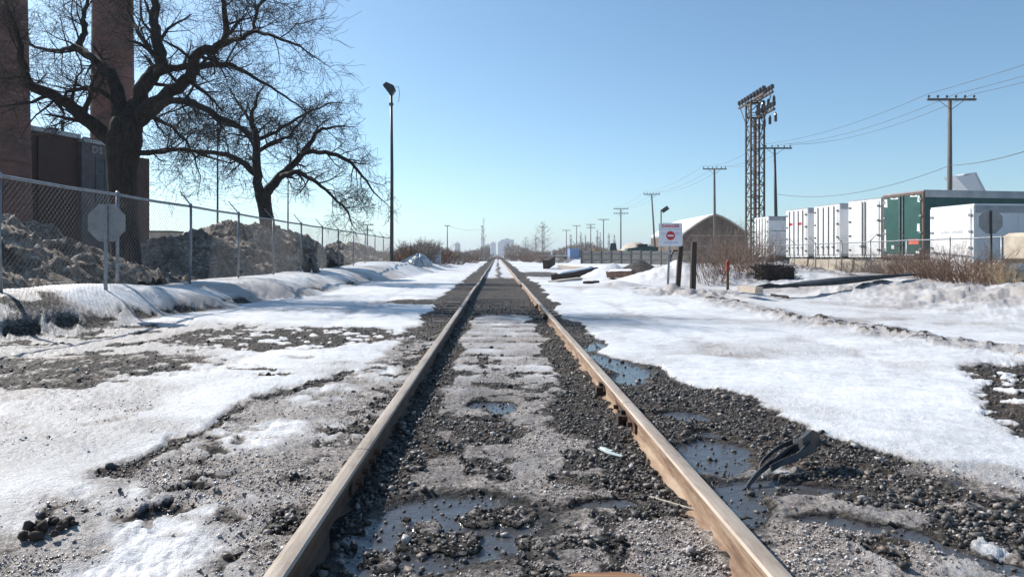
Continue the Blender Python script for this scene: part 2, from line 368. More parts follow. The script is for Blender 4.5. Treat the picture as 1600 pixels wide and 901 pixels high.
def ground_fields(X, Y, fine=True):
    wx = X + fbm(X, Y, .9, 4, 3)*.16 + fbm(X, Y, 5.0, 3, 31)*.05
    wy = Y + fbm(X, Y, .8, 4, 47)*.45 + fbm(X, Y, 4.0, 3, 53)*.08
    q = fbm(X, Y, 2.6, 4, 71); q2 = fbm(X, Y, 7.0, 3, 83); q3 = fbm(X, Y, 19., 3, 97)
    S = np.ones_like(X); D = np.full_like(X, .15) + np.clip(fbm(X, Y, .35, 4, 5)-.10, 0, 1)*.45 + np.clip(fbm(X, Y, 1.9, 4, 6)-.1, 0, 1)*.22; W = np.zeros_like(X)
    Z = fbm(X, Y, .22, 3, 9)*.03 + fbm(X, Y, 1.4, 3, 13)*.012
    def setm(m, s=None, d=None, w=None):
        nonlocal S, D, W
        if s is not None: S = S*(1-m)+s*m
        if d is not None: D = D*(1-m)+d*m
        if w is not None: W = W*(1-m)+w*m
    # far land turns to bare brown scrub away from the line
    far = sst(55, 110, Y)*sst(9, 16, np.abs(X)); setm(far*sst(-.3, .3, fbm(X, Y, .03, 4, 8)), .25, .5)
    # --- left of the track
    D = D + .42*sst(-3.6, -1.9, X+.35*fbm(X, Y, 1.1, 4, 147))*(X < 0)*(1-sst(6, 12, Y))*.22 + .18*sst(3.5, 7, X+.8*q)*sst(8, 11, Y)*(1-sst(40, 60, Y))
    xl = interp(Y, [0, 4.8, 5.8, 7, 9, 11, 14, 18, 30, 60, 200], [-1.90, -1.88, -1.55, -1.2, -1.2, -1.3, -1.35, -1.5, -1.5, -1.6, -2.0])
    band = sst(-.07, .07, wx-xl)*(X < TRX)
    nearl = 1-sst(5.5, 14, Y)
    gv = fbm(X, Y, 1.7, 4, 141); gv2 = fbm(X, Y, 6.0, 3, 143)
    setm(band, .72-.30*(1-nearl), np.clip(.50+.44*gv+.25*gv2+.24*sst(-1.45, -.9, X), .26, 1))
    setm(band*nearl*sst(.35, .6, gv2+.25*gv), .62, 1.0)
    setm(band*sst(.45, .75, q)*.8, .3, .9)                                        # bare patches
    setm(band*(1-nearl)*.85, .12, .6)
    setm(sst(-1.12, -.9, wx)*(X < TRX)*sst(.0, .4, q2+.1), .12, .7)            # gravel by the rail
    setm((np.exp(-((wx-xl-.05)/.055)**2))*(Y < 6.4)*sst(-.35, .05, q+.25), .05, .5, .35)   # dark wet lip of the ice sheet
    setm(blob(wx, wy, -1.5, 3.4, .18, .4)*sst(-.1, .3, q2), .1, .6, .7)
    A = (1-sst(-3.3, -2.7, wx+.25*q2))*sst(5.3, 5.7, wy+.1*q2)*(1-sst(7.2, 8.2, wy))
    setm(A, np.clip(.30+.25*q2+.15*q3, .05, .55), .7)
    A2 = (1-sst(-4.2, -2.8, wx))*sst(7.0, 7.8, wy)*(1-sst(10.2, 11.5, wy)); setm(A2*.9, .75, .62)
    setm(A2*sst(.1, .4, q), .2, .6)
    setm(blob(wx, wy, -2.35, 6.1, .55, .28)*sst(-.1, .3, q2), .15, .6)
    Bm = blob(wx, wy, -2.75, 9.3, 1.7, 1.0, .25); setm(Bm*sst(-.75, -.25, q2), np.clip(.22+.22*q3, .05, .4), .6)
    setm(blob(wx, wy, -2.0, 16.2, .9, 1.0)*.9, .15, .6)
    setm(blob(wx, wy, -3.6, 13.2, .8, .7)*sst(-.2, .2, q2)*.7, .3, .5, .3)
    for cx, cy, rr in ((-2.55, 4.3, .07), (-2.75, 3.3, .12), (-3.1, 4.0, .08), (-2.2, 7.4, .15)):
        setm(blob(wx, wy, cx, cy, rr, rr*1.6)*.7, .5, .8)
    # --- snow bank under the fence
    xf = interp(Y, [0, 8.6, 11.6, 14.5, 17.8, 28, 45, 80], [-6.3, -6.2, -5.75, -5.45, -5.05, -4.7, -4.1, -3.8]) + fbm(X*.3, Y, .5, 3, 61)*.35
    xc = interp(Y, [0, 12, 17, 24, 60], [-7.9, -7.6, -7.2, -6.95, -6.9]); s = np.clip((xf-X)/(xf-xc), 0, 1); bh = (.50+.10*fbm(X*.2, Y, .25, 3, 66))*interp(Y, [0, 30, 40, 60, 100], [.85, 1, 1.25, 1.1, .6])
    prof = np.sin(np.clip(s*1.15, 0, 1)*math.pi/2)**1.15*(1-.30*sst(-7.9, -9.2, X) - .25*sst(-9.5, -14, X))
    Z += bh*prof + s*(1-s)*4*(.025*q+.06*fbm(X, Y, .7, 3, 193))
    foot = np.exp(-((s-.17)/.20)**2)*(s > 0)*(Y < 33)
    fl = fbm(X, Y, .9, 3, 191); setm(foot*.9, .75, np.clip(.62+.4*fl, .2, 1)); hole = np.exp(-((s-.16)/.10)**2)*(s > 0)*(Y < 33)*sst(.20, .42, fl+.35*q2); setm(hole, .12, .9); Z -= hole*.05
    setm((s > 0)*sst(-.1, .5, fbm(X, Y, .8, 4, 15)+.4*(.5-s))*.75*(Y < 34), .8, .62)
    setm((X < -7.8)*1.0*sst(-7.8, -8.6, X), .6, .8)
    # --- between the rails
    ins = (np.abs(X-TRX) < .76); u = wx-TRX
    setm(ins*1.0, .68, np.clip(.88+.22*fbm(X, Y, 2.0, 4, 151), .55, 1))
    setm(ins*sst(.42, .62, fbm(X, Y, 7.0, 3, 153))*(Y < 5.8), .58, 1.0); setm(sst(-.66, -.63, X)*(1-sst(-.46, -.36, X+.05*q2))*(Y < 13), .10, .9)  # strip inside left rail: dark gravel whose colour also deepens the rail's shadow
    setm(ins*sst(.42, .7, q2+.3*q)*(Y < 5.6), .15, .9)
    setm(ins*blob(wx, wy, -.30, 4.25, .34, .62)*sst(-.6, -.2, q2), .05, .6)       # dark ballast patch by the left rail
    setm(ins*sst(.33, .45, u)*(Y < 5.4)*sst(2.75, 2.9, Y), .06, .6)
    setm(ins*blob(wx, wy, .52, 4.6, .25, .6), .08, .7)
    setm(ins*blob(wx, wy, .50, 3.4, .24, .45)*sst(-.4, .0, q2), .08, .6)
    setm(ins*blob(wx, wy, -.24, 2.42, .44, .50, .6)*(1-.9*sst(.15, .55, q2+.4*q)), .05, .4, 1.0)
    setm(ins*blob(wx, wy, -.05, 5.15, .16, .12), .05, .4, 1.0); setm(ins*blob(wx, wy, -.12, 4.72, .14, .06), .05, .4, 1.0)
    setm(ins*blob(wx, wy, .42, 2.72, .22, .14), .3, .7, .75)
    mid = ins*sst(5.3, 5.9, wy)*(1-sst(11.6, 12.5, wy+.4*q2))
    tie = .5+.5*np.cos((Y-.15)*2*math.pi/.58)
    setm(mid, .84-.10*(1-tie), np.clip(.54+.12*(1-tie)+.25*q, .25, .9)); setm(mid*sst(.66, .96, 1-tie)*sst(-.2, .35, q2), .42, .95)
    setm(mid*sst(.40, .52, u), .08, .6); setm(mid*sst(-.42, -.52, u), .15, .6); setm(mid*sst(.25, .6, q2)*.8*(Y < 7.5), .1, .6, .35)
    gz = ins*sst(11.9, 12.5, wy+.4*q2)*(1-sst(30, 36, wy)); setm(gz, .10, .7)
    fz = ins*sst(30, 36, wy); setm(fz, .8-.5*np.exp(-(u/.2)**2), .35)
    Z = np.where(ins, Z*.3 + .012 + mid*.018*tie, Z)
    # --- right of the track
    xr = interp(Y, [0, 2.4, 3.2, 3.66, 4.1, 5.3, 5.84, 7.3, 14.5, 25, 60, 200], [3.2, 2.9, 2.5, 2.3, 2.02, 2.0, 1.62, 1.28, 1.30, 1.5, 1.7, 2.0])
    rb = (X > TRX+.755)*(1-sst(-.06, .06, wx-xr)); setm(rb, .10, .6)
    nb = rb*(1-sst(3.35, 3.75, wy+.2*q)); setm(nb, .66, np.clip(.66+.40*fbm(X, Y, 2.0, 4, 157), .2, 1)); setm(nb*sst(.42, .62, fbm(X, Y, 7.0, 3, 159)), .6, 1.0); setm(nb*sst(.5, .75, q2+.3*q), .2, .9)
    gl = 1.58+(3.65-Y)*.36; gb = nb*np.clip(1.5*np.exp(-((wx-gl-.14)/(.22+.10*(X > 1.7)))**2), 0, 1); setm(gb*sst(-.7, -.2, q2), .05, .6)
    setm((X > 1.7)*blob(wx, wy, 2.3, 2.75, .35, .35)*.8, .1, .6)
    for cx, cy, rx, ry in ((1.17, 3.55, .24, .33), (1.27, 4.9, .17, .24), (1.20, 7.0, .19, .95), (1.24, 4.12, .16, .15), (1.32, 2.95, .42, .19), (1.06, 2.60, .17, .36), (1.62, 2.44, .30, .12), (1.18, 8.6, .12, .5)):
        setm((X > TRX+.8)*blob(wx, wy, cx, cy, rx, ry, .55), .08, .4, 1.0)
    setm(blob(wx, wy, 2.5, 3.35, .55, .16)*.55, .6, .8)
    R = sst(-.12, .12, wx-(3.05+(Y-4)*.56))*sst(3.9, 4.1, wy+.15*q2)*(1-sst(6.3, 7.3, wy)); setm(R*sst(-.75, -.3, q2), .1, .6)
    rc = 5.15+np.clip(9-Y, 0, 9)*.25; ridge = np.exp(-((wx-rc)/.38)**2)*sst(5.5, 7, Y)*(1-sst(19, 24, Y))
    setm(ridge*.9, .8, .6); setm(ridge*sst(.05, .4, q2+.3*q), .3, .8); Z += ridge*(.07+.05*q+.03*q2)
    rise = sst(7.6, 11.5, X+.5*q)*(1-sst(40, 70, Y))*(1-.7*sst(13.5, 17, X)); Z += rise*(.36+.08*fbm(X, Y, .35, 4, 29)+.05*q)*sst(8, 14, Y)
    setm(rise*sst(-.1, .35, fbm(X, Y, .7, 4, 33)+.35*sst(10.5, 12.5, X))*.9, .65, .68); setm(rise*sst(.35, .6, q)*.7*sst(11, 12.5, X), .25, .7)
    setm(sst(14.5, 16, X)*(Y < 60)*.8, .35, .6)
    for cx, cy, r, h in ((7.2, 26.5, 3.0, .85), (5.2, 31.5, 1.6, .75), (4.2, 24.0, 1.3, .18), (11.5, 30, 4.0, .5)):
        d = np.hypot(X-cx, Y-cy)/r; Z += h*np.clip(1-d, 0, 1)**1.1*(1+.15*q)
    d = np.hypot(X-7.1, (Y-34.0)*.8)/1.7; Z += .95*np.clip(1-d, 0, 1); setm(sst(1.0, .85, d), .3, .75)
    setm(blob(wx, wy, 2.6, 40, 1.6, 6)*.8, .2, .6)
    sb = blob(wx, wy, 5.5, 19.0, 1.6, 1.6, .5); setm(sb*.9, .75, .62); Z += sb*(.05+.07*q+.04*q2)
    for rx_, wd in ((2.35, .13), (3.75, .13), (-3.0, .14)):
        rt = np.exp(-((wx-rx_-.25*np.sin(Y*.11))/wd)**2)*sst(5, 8, Y)*(1-sst(45, 60, Y))*sst(-.6, .2, fbm(X, Y, .4, 3, 201)); Z -= .016*rt; D = D+.16*rt*(1+q2)
    # cover has thickness: ice sheet stands proud of the ballast, puddles lie level
    outs = ~ins
    Z += np.where(outs, .030, .014)*(1-.65*D)*sst(.25, .70, S+q2*.12+q3*.10)
    q4 = fbm(X, Y, 42., 2, 177); Z += (q3*.0045 + q2*.006 + q4*.0035)*(1-W)*np.where(S*(1-D) > .55, .35, 1.0)
    lv = sst(.4, .75, W); Z = Z*(1-lv)+(-.004)*lv
    seat = np.minimum(np.abs(X-RXL), np.abs(X-RXR)); k = 1-sst(.075, .20, seat+q2*.03); Z = Z*(1-k)+k*(.026+.012*q2+.008*q)
    mud = np.where(ins, .20*(1-sst(5.2, 6.5, Y))+.16, 0)+rb*.38*(1-sst(3.6, 4.5, Y))+band*.22*nearl
    mud = np.clip(mud*(1+.6*gv+.3*gv2), 0, 1)
    ground_fields.mud = mud
    return Z, np.clip(S, 0, 1), np.clip(D, 0, 1), np.clip(W, 0, 1)

def gz(x, y):
    return float(ground_fields(np.array([float(x)]), np.array([float(y)]))[0][0])

def build_ground():
    ys = [-30, -15, -6, -2, 0, .8]; y = 1.2
    while y < 70: ys.append(y); y += .0062*y**1.25
    while y < 6000: ys.append(y); y *= 1.07
    ys = np.array(ys)
    uc = np.linspace(-1.05, 1.05, 860); ext = np.array([1.2, 1.5, 2, 3, 5, 9, 20, 60.])
    us = np.concatenate([-ext[::-1], uc, ext])
    Yg, Ug = np.meshgrid(ys, us, indexing='ij'); Xg = Ug*(np.maximum(Yg, 0)+.9)
    Z, S, D, W = ground_fields(Xg.ravel(), Yg.ravel())
    V = np.stack([Xg.ravel(), Yg.ravel(), Z], 1); nr, nc = Yg.shape
    i = np.arange(nr-1)[:, None]*nc+np.arange(nc-1)[None, :]; i = i.ravel()
    me = np_mesh('ground', V, np.stack([i, i+1, i+nc+1, i+nc], 1), True)
    at_ = me.attributes.new('cover', 'FLOAT_COLOR', 'POINT')
    at_.data.foreach_set('color', np.stack([S, D, W, ground_fields.mud], 1).astype(np.float32).ravel())
    return tag(link_mesh('ground', me, M['ground']), 'melting snow, ice and dark gravel ground either side of the track', None, None, 'structure')
GROUND = build_ground()

# ------------------------------------------------------------------ ballast stones
def stone_shapes(k):
    t = (1+5**.5)/2
    base = np.array([(-1,t,0),(1,t,0),(-1,-t,0),(1,-t,0),(0,-1,t),(0,1,t),(0,-1,-t),(0,1,-t),(t,0,-1),(t,0,1),(-t,0,-1),(-t,0,1)], float)
    base /= np.linalg.norm(base[0])
    F = np.array([(0,11,5),(0,5,1),(0,1,7),(0,7,10),(0,10,11),(1,5,9),(5,11,4),(11,10,2),(10,7,6),(7,1,8),(3,9,4),(3,4,2),(3,2,6),(3,6,8),(3,8,9),(4,9,5),(2,4,11),(6,2,10),(8,6,7),(9,8,1)])
    out = []
    for j in range(k):
        r = np.random.RandomState(100+j); V = base*(1+r.uniform(-.5, .38, (12, 1)))*r.uniform(.5, 1.2, 3)
        for _ in range(6):
            nv = r.normal(size=3); nv /= np.linalg.norm(nv); V = V-np.maximum(0, V @ nv-r.uniform(.30, .60))[:, None]*nv
        out.append(V*1.25)
    return out, F
def build_stones():
    shapes, F = stone_shapes(8); N = 150000; r = np.random.RandomState(5)
    Y = 2.0*np.power(16/2.0, r.rand(N)**1.15); X = (r.rand(N)*2-1)*np.minimum(.85*Y+.3, 6)
    # extra near the rails
    k = N//2; X[:k] = r.uniform(-2.2, 2.6, k)
    Z, S, D, W = ground_fields(X, Y)
    keep = ((r.rand(N) < np.clip(1.0-S*2.2, 0, 1)*np.where(W > .4, .12, 1)) | (r.rand(N) < .008*(D > .5)))
    keep &= (np.abs(X-RXL) > .05) & (np.abs(X-RXR) > .05)
    X, Y, Z, W = X[keep], Y[keep], Z[keep], W[keep]; n = min(len(X), 42000); X, Y, Z, W = X[:n], Y[:n], Z[:n], W[:n]
    size = np.exp(r.normal(math.log(.0066), .58, n)); size = np.clip(size, .003, .027)*np.where(Y > 5, 1.1, 1)
    ang = r.rand(n)*6.283; tilt = r.uniform(-.6, .6, n); kind = r.randint(0, 8, n); tint = r.rand(n)
    score = size/Y; order = np.argsort(-score); big = set(order[:300].tolist())
    meshes = []
    for j in range(8):
        me = np_mesh('ballast_stone', shapes[j], F); me.materials.append(M['stone']); meshes.append(me)
    for i in order[:300]:
        o = bpy.data.objects.new('ballast_stone', meshes[kind[i]]); COL.objects.link(o); o.parent = GROUND
        s = float(size[i]); o.location = (float(X[i]), float(Y[i]), float(Z[i])+.3*s); o.scale = (s, s, s*.8)
        o.rotation_euler = (float(tilt[i]), 0, float(ang[i]))
    rest = order[300:]; P = np.zeros((len(rest), 12, 3))
    K = np.stack(shapes)[kind[rest]]; s = size[rest][:, None]; ct, st = np.cos(tilt[rest])[:, None], np.sin(tilt[rest])[:, None]
    ca, sa = np.cos(ang[rest])[:, None], np.sin(ang[rest])[:, None]
    x, y, z = K[..., 0], K[..., 1], K[..., 2]*.8; y, z = y*ct-z*st, y*st+z*ct; x, y = x*ca-y*sa, x*sa+y*ca
    P[..., 0] = x*s+X[rest][:, None]; P[..., 1] = y*s+Y[rest][:, None]; P[..., 2] = z*s+(Z[rest]+.3*size[rest])[:, None]
    FF = (np.arange(len(rest))[:, None, None]*12+F[None]).reshape(-1, 3)
    me = np_mesh('loose_ballast', P.reshape(-1, 3), FF)
    a_ = me.attributes.new('tint', 'FLOAT', 'POINT'); a_.data.foreach_set('value', np.repeat(tint[rest], 12).astype(np.float32))
    tag(link_mesh('loose_ballast', me, M['stone'], GROUND), None, None, None, 'stuff')
build_stones()

def mat_crumb():
    m, n, l, p = new_mat('slush_crumb')
    at_ = n.new('ShaderNodeAttribute'); at_.attribute_name = 'tint'
    l.new(_ramp(n, l, at_.outputs['Fac'], [(0, (.06, .048, .04)), (.25, (.22, .18, .155)), (.6, (.46, .41, .38)), (1, (.78, .765, .76))]), p.inputs['Base Color'])
    p.inputs['Roughness'].default_value = .28
    return m
def build_crumbs():                                    # crumbled refrozen slush: far too many to count
    r = np.random.RandomState(23); N = 150000; Y = 2.05*np.power(7.5/2.05, r.rand(N)**1.1); X = r.uniform(-3.4, 3.4, N)
    X = np.where(np.abs(X) > .85*Y+.2, r.uniform(-2, 2, N), X)
    Z, S, D, W = ground_fields(X, Y); mud = ground_fields.mud; pat = fbm(X, Y, 3.1, 3, 231)
    keep = (r.rand(N) < np.clip((D-.42)*1.8, 0, 1)*np.clip((S-.25)*2.5, 0, 1)*np.clip(.55+.8*pat, .06, 1)*np.where(W > .3, 0, 1)) & (np.abs(X-RXL) > .05) & (np.abs(X-RXR) > .05)
    X, Y, Z, mud = X[keep][:52000], Y[keep][:52000], Z[keep][:52000], mud[keep][:52000]; n = len(X)
    O = np.array([(1, 0, 0), (0, 1, 0), (-1, 0, 0), (0, -1, 0), (0, 0, 1), (0, 0, -1)], float)
    F = np.array([(0, 1, 4), (1, 2, 4), (2, 3, 4), (3, 0, 4), (1, 0, 5), (2, 1, 5), (3, 2, 5), (0, 3, 5)])
    size = np.clip(np.exp(r.normal(math.log(.0042), .5, n)), .002, .012)
    P = O[None]*r.uniform(.45, 1.3, (n, 6, 1))*np.stack([np.ones(n), np.ones(n), r.uniform(.5, .95, n)], 1)[:, None, :]
    an = r.rand(n)*6.283; ca, sa = np.cos(an)[:, None], np.sin(an)[:, None]; x, y = P[..., 0]*ca-P[..., 1]*sa, P[..., 0]*sa+P[..., 1]*ca
    V = np.stack([x*size[:, None]+X[:, None], y*size[:, None]+Y[:, None], P[..., 2]*size[:, None]+(Z+.35*size)[:, None]], -1)
    me = np_mesh('slush_crumbs', V.reshape(-1, 3), (np.arange(n)[:, None, None]*6+F[None]).reshape(-1, 3))
    tint = np.clip(r.beta(2.4, 1.4, n)-mud*.40, 0, 1); a_ = me.attributes.new('tint', 'FLOAT', 'POINT'); a_.data.foreach_set('value', np.repeat(tint, 6).astype(np.float32))
    tag(link_mesh('slush_crumbs', me, mat_crumb(), GROUND), None, None, None, 'stuff')
build_crumbs()

# ------------------------------------------------------------------ rails and ties
PROF = [(-.070, 0), (.070, 0), (.070, .011), (.014, .030), (.0085, .045), (.0085, .108), (.034, .120), (.036, .145), (.029, .1535), (.012, .156),
        (-.012, .156), (-.029, .1535), (-.036, .145), (-.034, .120), (-.0085, .108), (-.0085, .045), (-.014, .030), (-.070, .011)]
def rail_offset(y, seed): return (.012*math.sin(y*.55+seed)+.010*math.sin(y*.23+2*seed))*min(1, max(0, (y-9)/12))
def make_rail(xc, label, joints, seed, anchors, sidemat='rail_side'):
    t = empty('steel_rail', (xc, 0, 0), label, 'rail', 'the two running rails')
    for j in range(len(joints)-1):
        y0, y1 = joints[j]+.004, joints[j+1]-.004; n = max(4, int((y1-y0)/1.0)); mb = MB(); k = len(PROF)
        vs = []
        for i in range(n+1):
            y = y0+(y1-y0)*i/n; dx = rail_offset(y, seed)
            vs += [(px+dx, y, pz) for px, pz in PROF]
        fs = []; mi = []
        for i in range(n):
            for q in range(k):
                fs.append((i*k+q, (i+1)*k+q, (i+1)*k+(q+1) % k, i*k+(q+1) % k)); mi.append(1 if 7 <= q <= 11 else 0)
        fs += [tuple(range(k)), tuple(n*k+q for q in range(k-1, -1, -1))]; mi += [0, 0]
        mb.v = vs; mb.f = fs; mb.mi = mi
        mb.build('rail_section', [M[sidemat], M['rail_top']], t)
    for yj in joints[1:4]:
        for sd in (-1, 1):
            jb = MB().prism([(.010*sd, .034), (.026*sd, .040), (.022*sd, .075), (.026*sd, .108), (.010*sd, .112)], (0, yj-.33, 0), (0, yj+.33, 0), (1, 0, 0), (0, 0, 1)).build('joint_bar', M['rust'], t)
            for b in (-.24, -.08, .08, .24):
                MB().tube([(.022*sd, yj+b, .073), (.052*sd, yj+b, .073)], .016, 6).build('bolt', M['rust'], jb)
    for ya, sd in anchors:
        MB().box((sd*.05, ya, .055), (.055, .085, .06)).box((sd*.034, ya+.02, .095), (.035, .05, .035)).build('rail_anchor', M['timber_dark'], t)
    for i in range(26):
        y = 2.3+.58*i
        for sd in (-1, 1):
            MB().tube([(sd*.078, y+.06*sd, -.02), (sd*.076, y+.06*sd, .016), (sd*.074, y+.06*sd, .030)], [.009, .009, .016], 6).build('spike', M['rust'], t)
    return t
make_rail(RXL, 'left steel rail with grey worn head, throwing its shadow across the ties', [-4, 3.34, 15.2, 27.1, 39, 62, 90, 130, 220], .7, [], 'rail_side_shaded')
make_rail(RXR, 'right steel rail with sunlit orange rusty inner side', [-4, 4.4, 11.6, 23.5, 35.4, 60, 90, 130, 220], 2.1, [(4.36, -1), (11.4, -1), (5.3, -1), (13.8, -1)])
tie_me = None
for i in range(52):
    y = 2.32+.58*i
    mb = MB(); z = gz(TRX, y)
    if tie_me is None:
        mb.bbox((-1.22, -.11, -.16), (1.22, .11, 0)); tie_me = mb.mesh('railway_tie'); tie_me.materials.append(M['tie'])
    o = link_mesh('railway_tie', tie_me, None, None, (TRX+rnd.uniform(-.05, .05), y, -.008+rnd.uniform(-.006, .004)))
    o.rotation_euler = (0, 0, rnd.uniform(-.015, .015))
    tag(o, 'weathered wooden railway tie bedded in ice and ballast under the rails', 'railway tie', 'ties under the track')

# ------------------------------------------------------------------ trees
class Branches:
    def __init__(s, rng, rmin=.004): s.b = []; s.r = rng; s.rmin = rmin
    def grow(s, p, d, L, r, lev, droop=0.0, maxlev=4, spread=.75):
        rg = s.r; n = max(3, int(L/.28)) if lev < 3 else 4; n = min(n, 8)
        pts = [Vector(p)]; rad = [r]; d = Vector(d).normalized()
        for i in range(n):
            k = .19 if lev < 3 else .24
            d = (d+Vector((rg.gauss(0, k), rg.gauss(0, k), rg.gauss(0, k)))).normalized()
            d.z += (.10-droop)*(1 if lev < 3 else .7); d.normalize()
            pts.append(pts[-1]+d*(L/n)); rad.append(max(r*(1-.72*(i+1)/n), s.rmin))
        s.b.append((pts, rad, lev))
        if lev < maxlev: s.sprout(pts, rad, L, lev, droop, maxlev, spread)
    def sprout(s, pts, rad, L, lev, droop, maxlev, spread, t0=.22, dens=None):
        rg = s.r; cnt = dens if dens else {0: 11, 1: 8, 2: 7, 3: 4}.get(lev, 4)
        n = len(pts)-1
        for c in range(cnt):
            t = t0+(1-t0)*(c+rg.random()*.9)/cnt; q = min(t*n, n-1e-4); i = int(q); f = q-i
            p = pts[i].lerp(pts[i+1], f); r = rad[i]*(1-f)+rad[i+1]*f
            ax = (pts[i+1]-pts[i]).normalized()
            o = Vector((rg.gauss(0, 1), rg.gauss(0, 1), rg.gauss(0, 1))); o -= ax*o.dot(ax)
            if o.length < 1e-3: continue
            d = ax*rg.uniform(.35, .8)+o.normalized()*spread
            s.grow(p, d, L*rg.uniform(.42, .78), max(r*rg.uniform(.30, .50), s.rmin), lev+1, droop, maxlev, spread)
    def mesh(s, levs, sides):
        mb = MB()
        for pts, rad, lev in s.b:
            if lev in levs: mb.tube(pts, rad, sides.get(lev, 3), cap=False)
        return mb
def smooth_line(pts, rad, sub=4):
    P = []; R = []
    m = len(pts)
    for i in range(m-1):
        p0, p1, p2, p3 = pts[max(i-1, 0)], pts[i], pts[i+1], pts[min(i+2, m-1)]
        for k in range(sub):
            t = k/sub
            P.append(.5*((2*p1)+(p2-p0)*t+(2*p0-5*p1+4*p2-p3)*t*t+(3*p1-p0-3*p2+p3)*t**3)); R.append(rad[i]*(1-t)+rad[i+1]*t)
    P.append(pts[-1]); R.append(rad[-1]); return P, R
def drawn_tree(name, label, Y, trunk, limbs, seed, droop, Lside, base_z, cat='tree', group=None, dens=9):
    rg = random.Random(seed); k = Y/FPX
    b0 = at(trunk[0][0], trunk[0][1], Y); root = empty(name, (b0.x, Y, base_z), label, cat, group); org = Vector((b0.x, Y, base_z))
    P, R = smooth_line([at(x, y, Y)-org for x, y, w_ in trunk], [w_*k/2 for x, y, w_ in trunk], 4)
    R = [r*(.93+rg.uniform(-.05, .05)) for r in R]
    MB().tube(P, R, 14, True).build('trunk', M['bark'], root, True)
    B = Branches(rg, .00021*Y)
    for dy, pts in limbs:
        n = len(pts); L3 = [at(x, y, Y+dy*i/(n-1))-org for i, (x, y, w_) in enumerate(pts)]
        P, R = smooth_line(L3, [w_*k/2*.95 for x, y, w_ in pts], 4)
        P = [p+Vector((rg.gauss(0, .02), rg.gauss(0, .05), rg.gauss(0, .02))) for p in P]
        MB().tube(P, R, 8, True).build('limb', M['bark'], root, True)
        B.sprout(P, R, Lside, 0, droop, 3, .8, .2, dens)
        B.grow(P[-1], P[-1]-P[-3], Lside*.6, R[-1], 1, droop, 3)
    tag(B.mesh((0, 1, 2), {1: 5, 2: 4}).build('branches', M['bark'], root), None, None, None, 'stuff')
    tag(B.mesh((3, 4, 5), {}).build('twigs', M['twig'], root), None, None, None, 'stuff')
    return root
drawn_tree('bare_tree', 'big old leafless tree with thick dark trunk in front of the brick building', 20.0,
    [(200, 462, 66), (198, 430, 52), (194, 340, 44), (192, 300, 44), (191, 255, 48), (195, 215, 56), (200, 185, 44)],
    [(-1.0, [(186, 228, 28), (150, 200, 24), (120, 175, 21), (85, 150, 18), (46, 133, 15), (36, 105, 11), (28, 60, 8)]),
     (2.0, [(192, 195, 30), (178, 125, 20), (150, 95, 15), (122, 74, 12), (134, 50, 9), (130, 25, 7), (142, -10, 5)]),
     (2.4, [(150, 95, 10), (122, 74, 9), (95, 78, 6), (60, 74, 5), (30, 62, 3)]),
     (1.0, [(202, 192, 30), (217, 150, 25), (238, 118, 24), (252, 98, 21), (247, 65, 18), (240, 35, 16), (243, 0, 13), (236, -60, 9)]),
     (-1.8, [(212, 190, 32), (250, 156, 22), (284, 131, 19), (304, 110, 18), (302, 92, 16), (320, 78, 14), (345, 70, 12), (352, 40, 9), (348, -5, 6)]),
     (-2.6, [(345, 71, 9), (372, 62, 8), (396, 50, 6), (430, 58, 4.5), (470, 72, 3)]),
     (-2.2, [(396, 50, 6), (402, 20, 5), (420, -8, 3)]),
     (1.5, [(243, 113, 13), (270, 106, 11), (305, 104, 10), (342, 100, 10), (372, 106, 7), (420, 135, 4.5), (462, 160, 3)]),
     (-2.5, [(222, 190, 16), (268, 157, 11), (310, 165, 10), (345, 184, 8), (376, 198, 6), (398, 232, 3)]),
     (-1.0, [(216, 240, 10), (255, 238, 7), (290, 234, 5), (330, 246, 3)]),
     (1.6, [(205, 200, 14), (228, 180, 9), (262, 196, 6), (290, 222, 4), (305, 250, 3)]),
     (2.5, [(250, 100, 9), (222, 60, 7), (205, 30, 5), (190, -10, 4)]),
     (-1.0, [(180, 160, 9), (150, 140, 7), (105, 145, 5), (70, 170, 3)])],
    3, .05, 2.0, .2, dens=11)
drawn_tree('bare_tree', 'smaller leafless tree with drooping twigs on the dirty snow pile', 30.0,
    [(423, 442, 38), (421, 400, 29), (419, 360, 25), (414, 325, 23), (410, 300, 26)],
    [(-1.0, [(406, 302, 17), (401, 262, 14), (401, 215, 11), (393, 190, 8), (400, 160, 4)]),
     (1.5, [(414, 303, 18), (432, 280, 15), (452, 262, 13), (476, 235, 10), (498, 205, 6), (520, 200, 4)]),
     (-2.2, [(440, 274, 10), (466, 270, 8), (495, 286, 6), (520, 308, 4), (545, 332, 3)]),
     (-1.2, [(472, 240, 8), (508, 238, 7), (542, 250, 6), (566, 275, 4), (586, 302, 2.5)]),
     (.8, [(398, 272, 11), (376, 252, 10), (345, 240, 8), (305, 236, 6), (262, 232, 4)]),
     (2.0, [(400, 216, 8), (380, 202, 7), (345, 190, 6), (308, 164, 4), (290, 150, 3)]),
     (1.2, [(401, 218, 7), (432, 206, 6), (458, 190, 5), (488, 172, 3.5), (520, 160, 2)]),
     (-2.0, [(402, 240, 7), (425, 222, 6), (450, 214, 5), (470, 190, 3)]),
     (2.0, [(393, 192, 6), (375, 165, 4), (362, 145, 3)])],
    17, .13, 1.75, 1.2, dens=11)

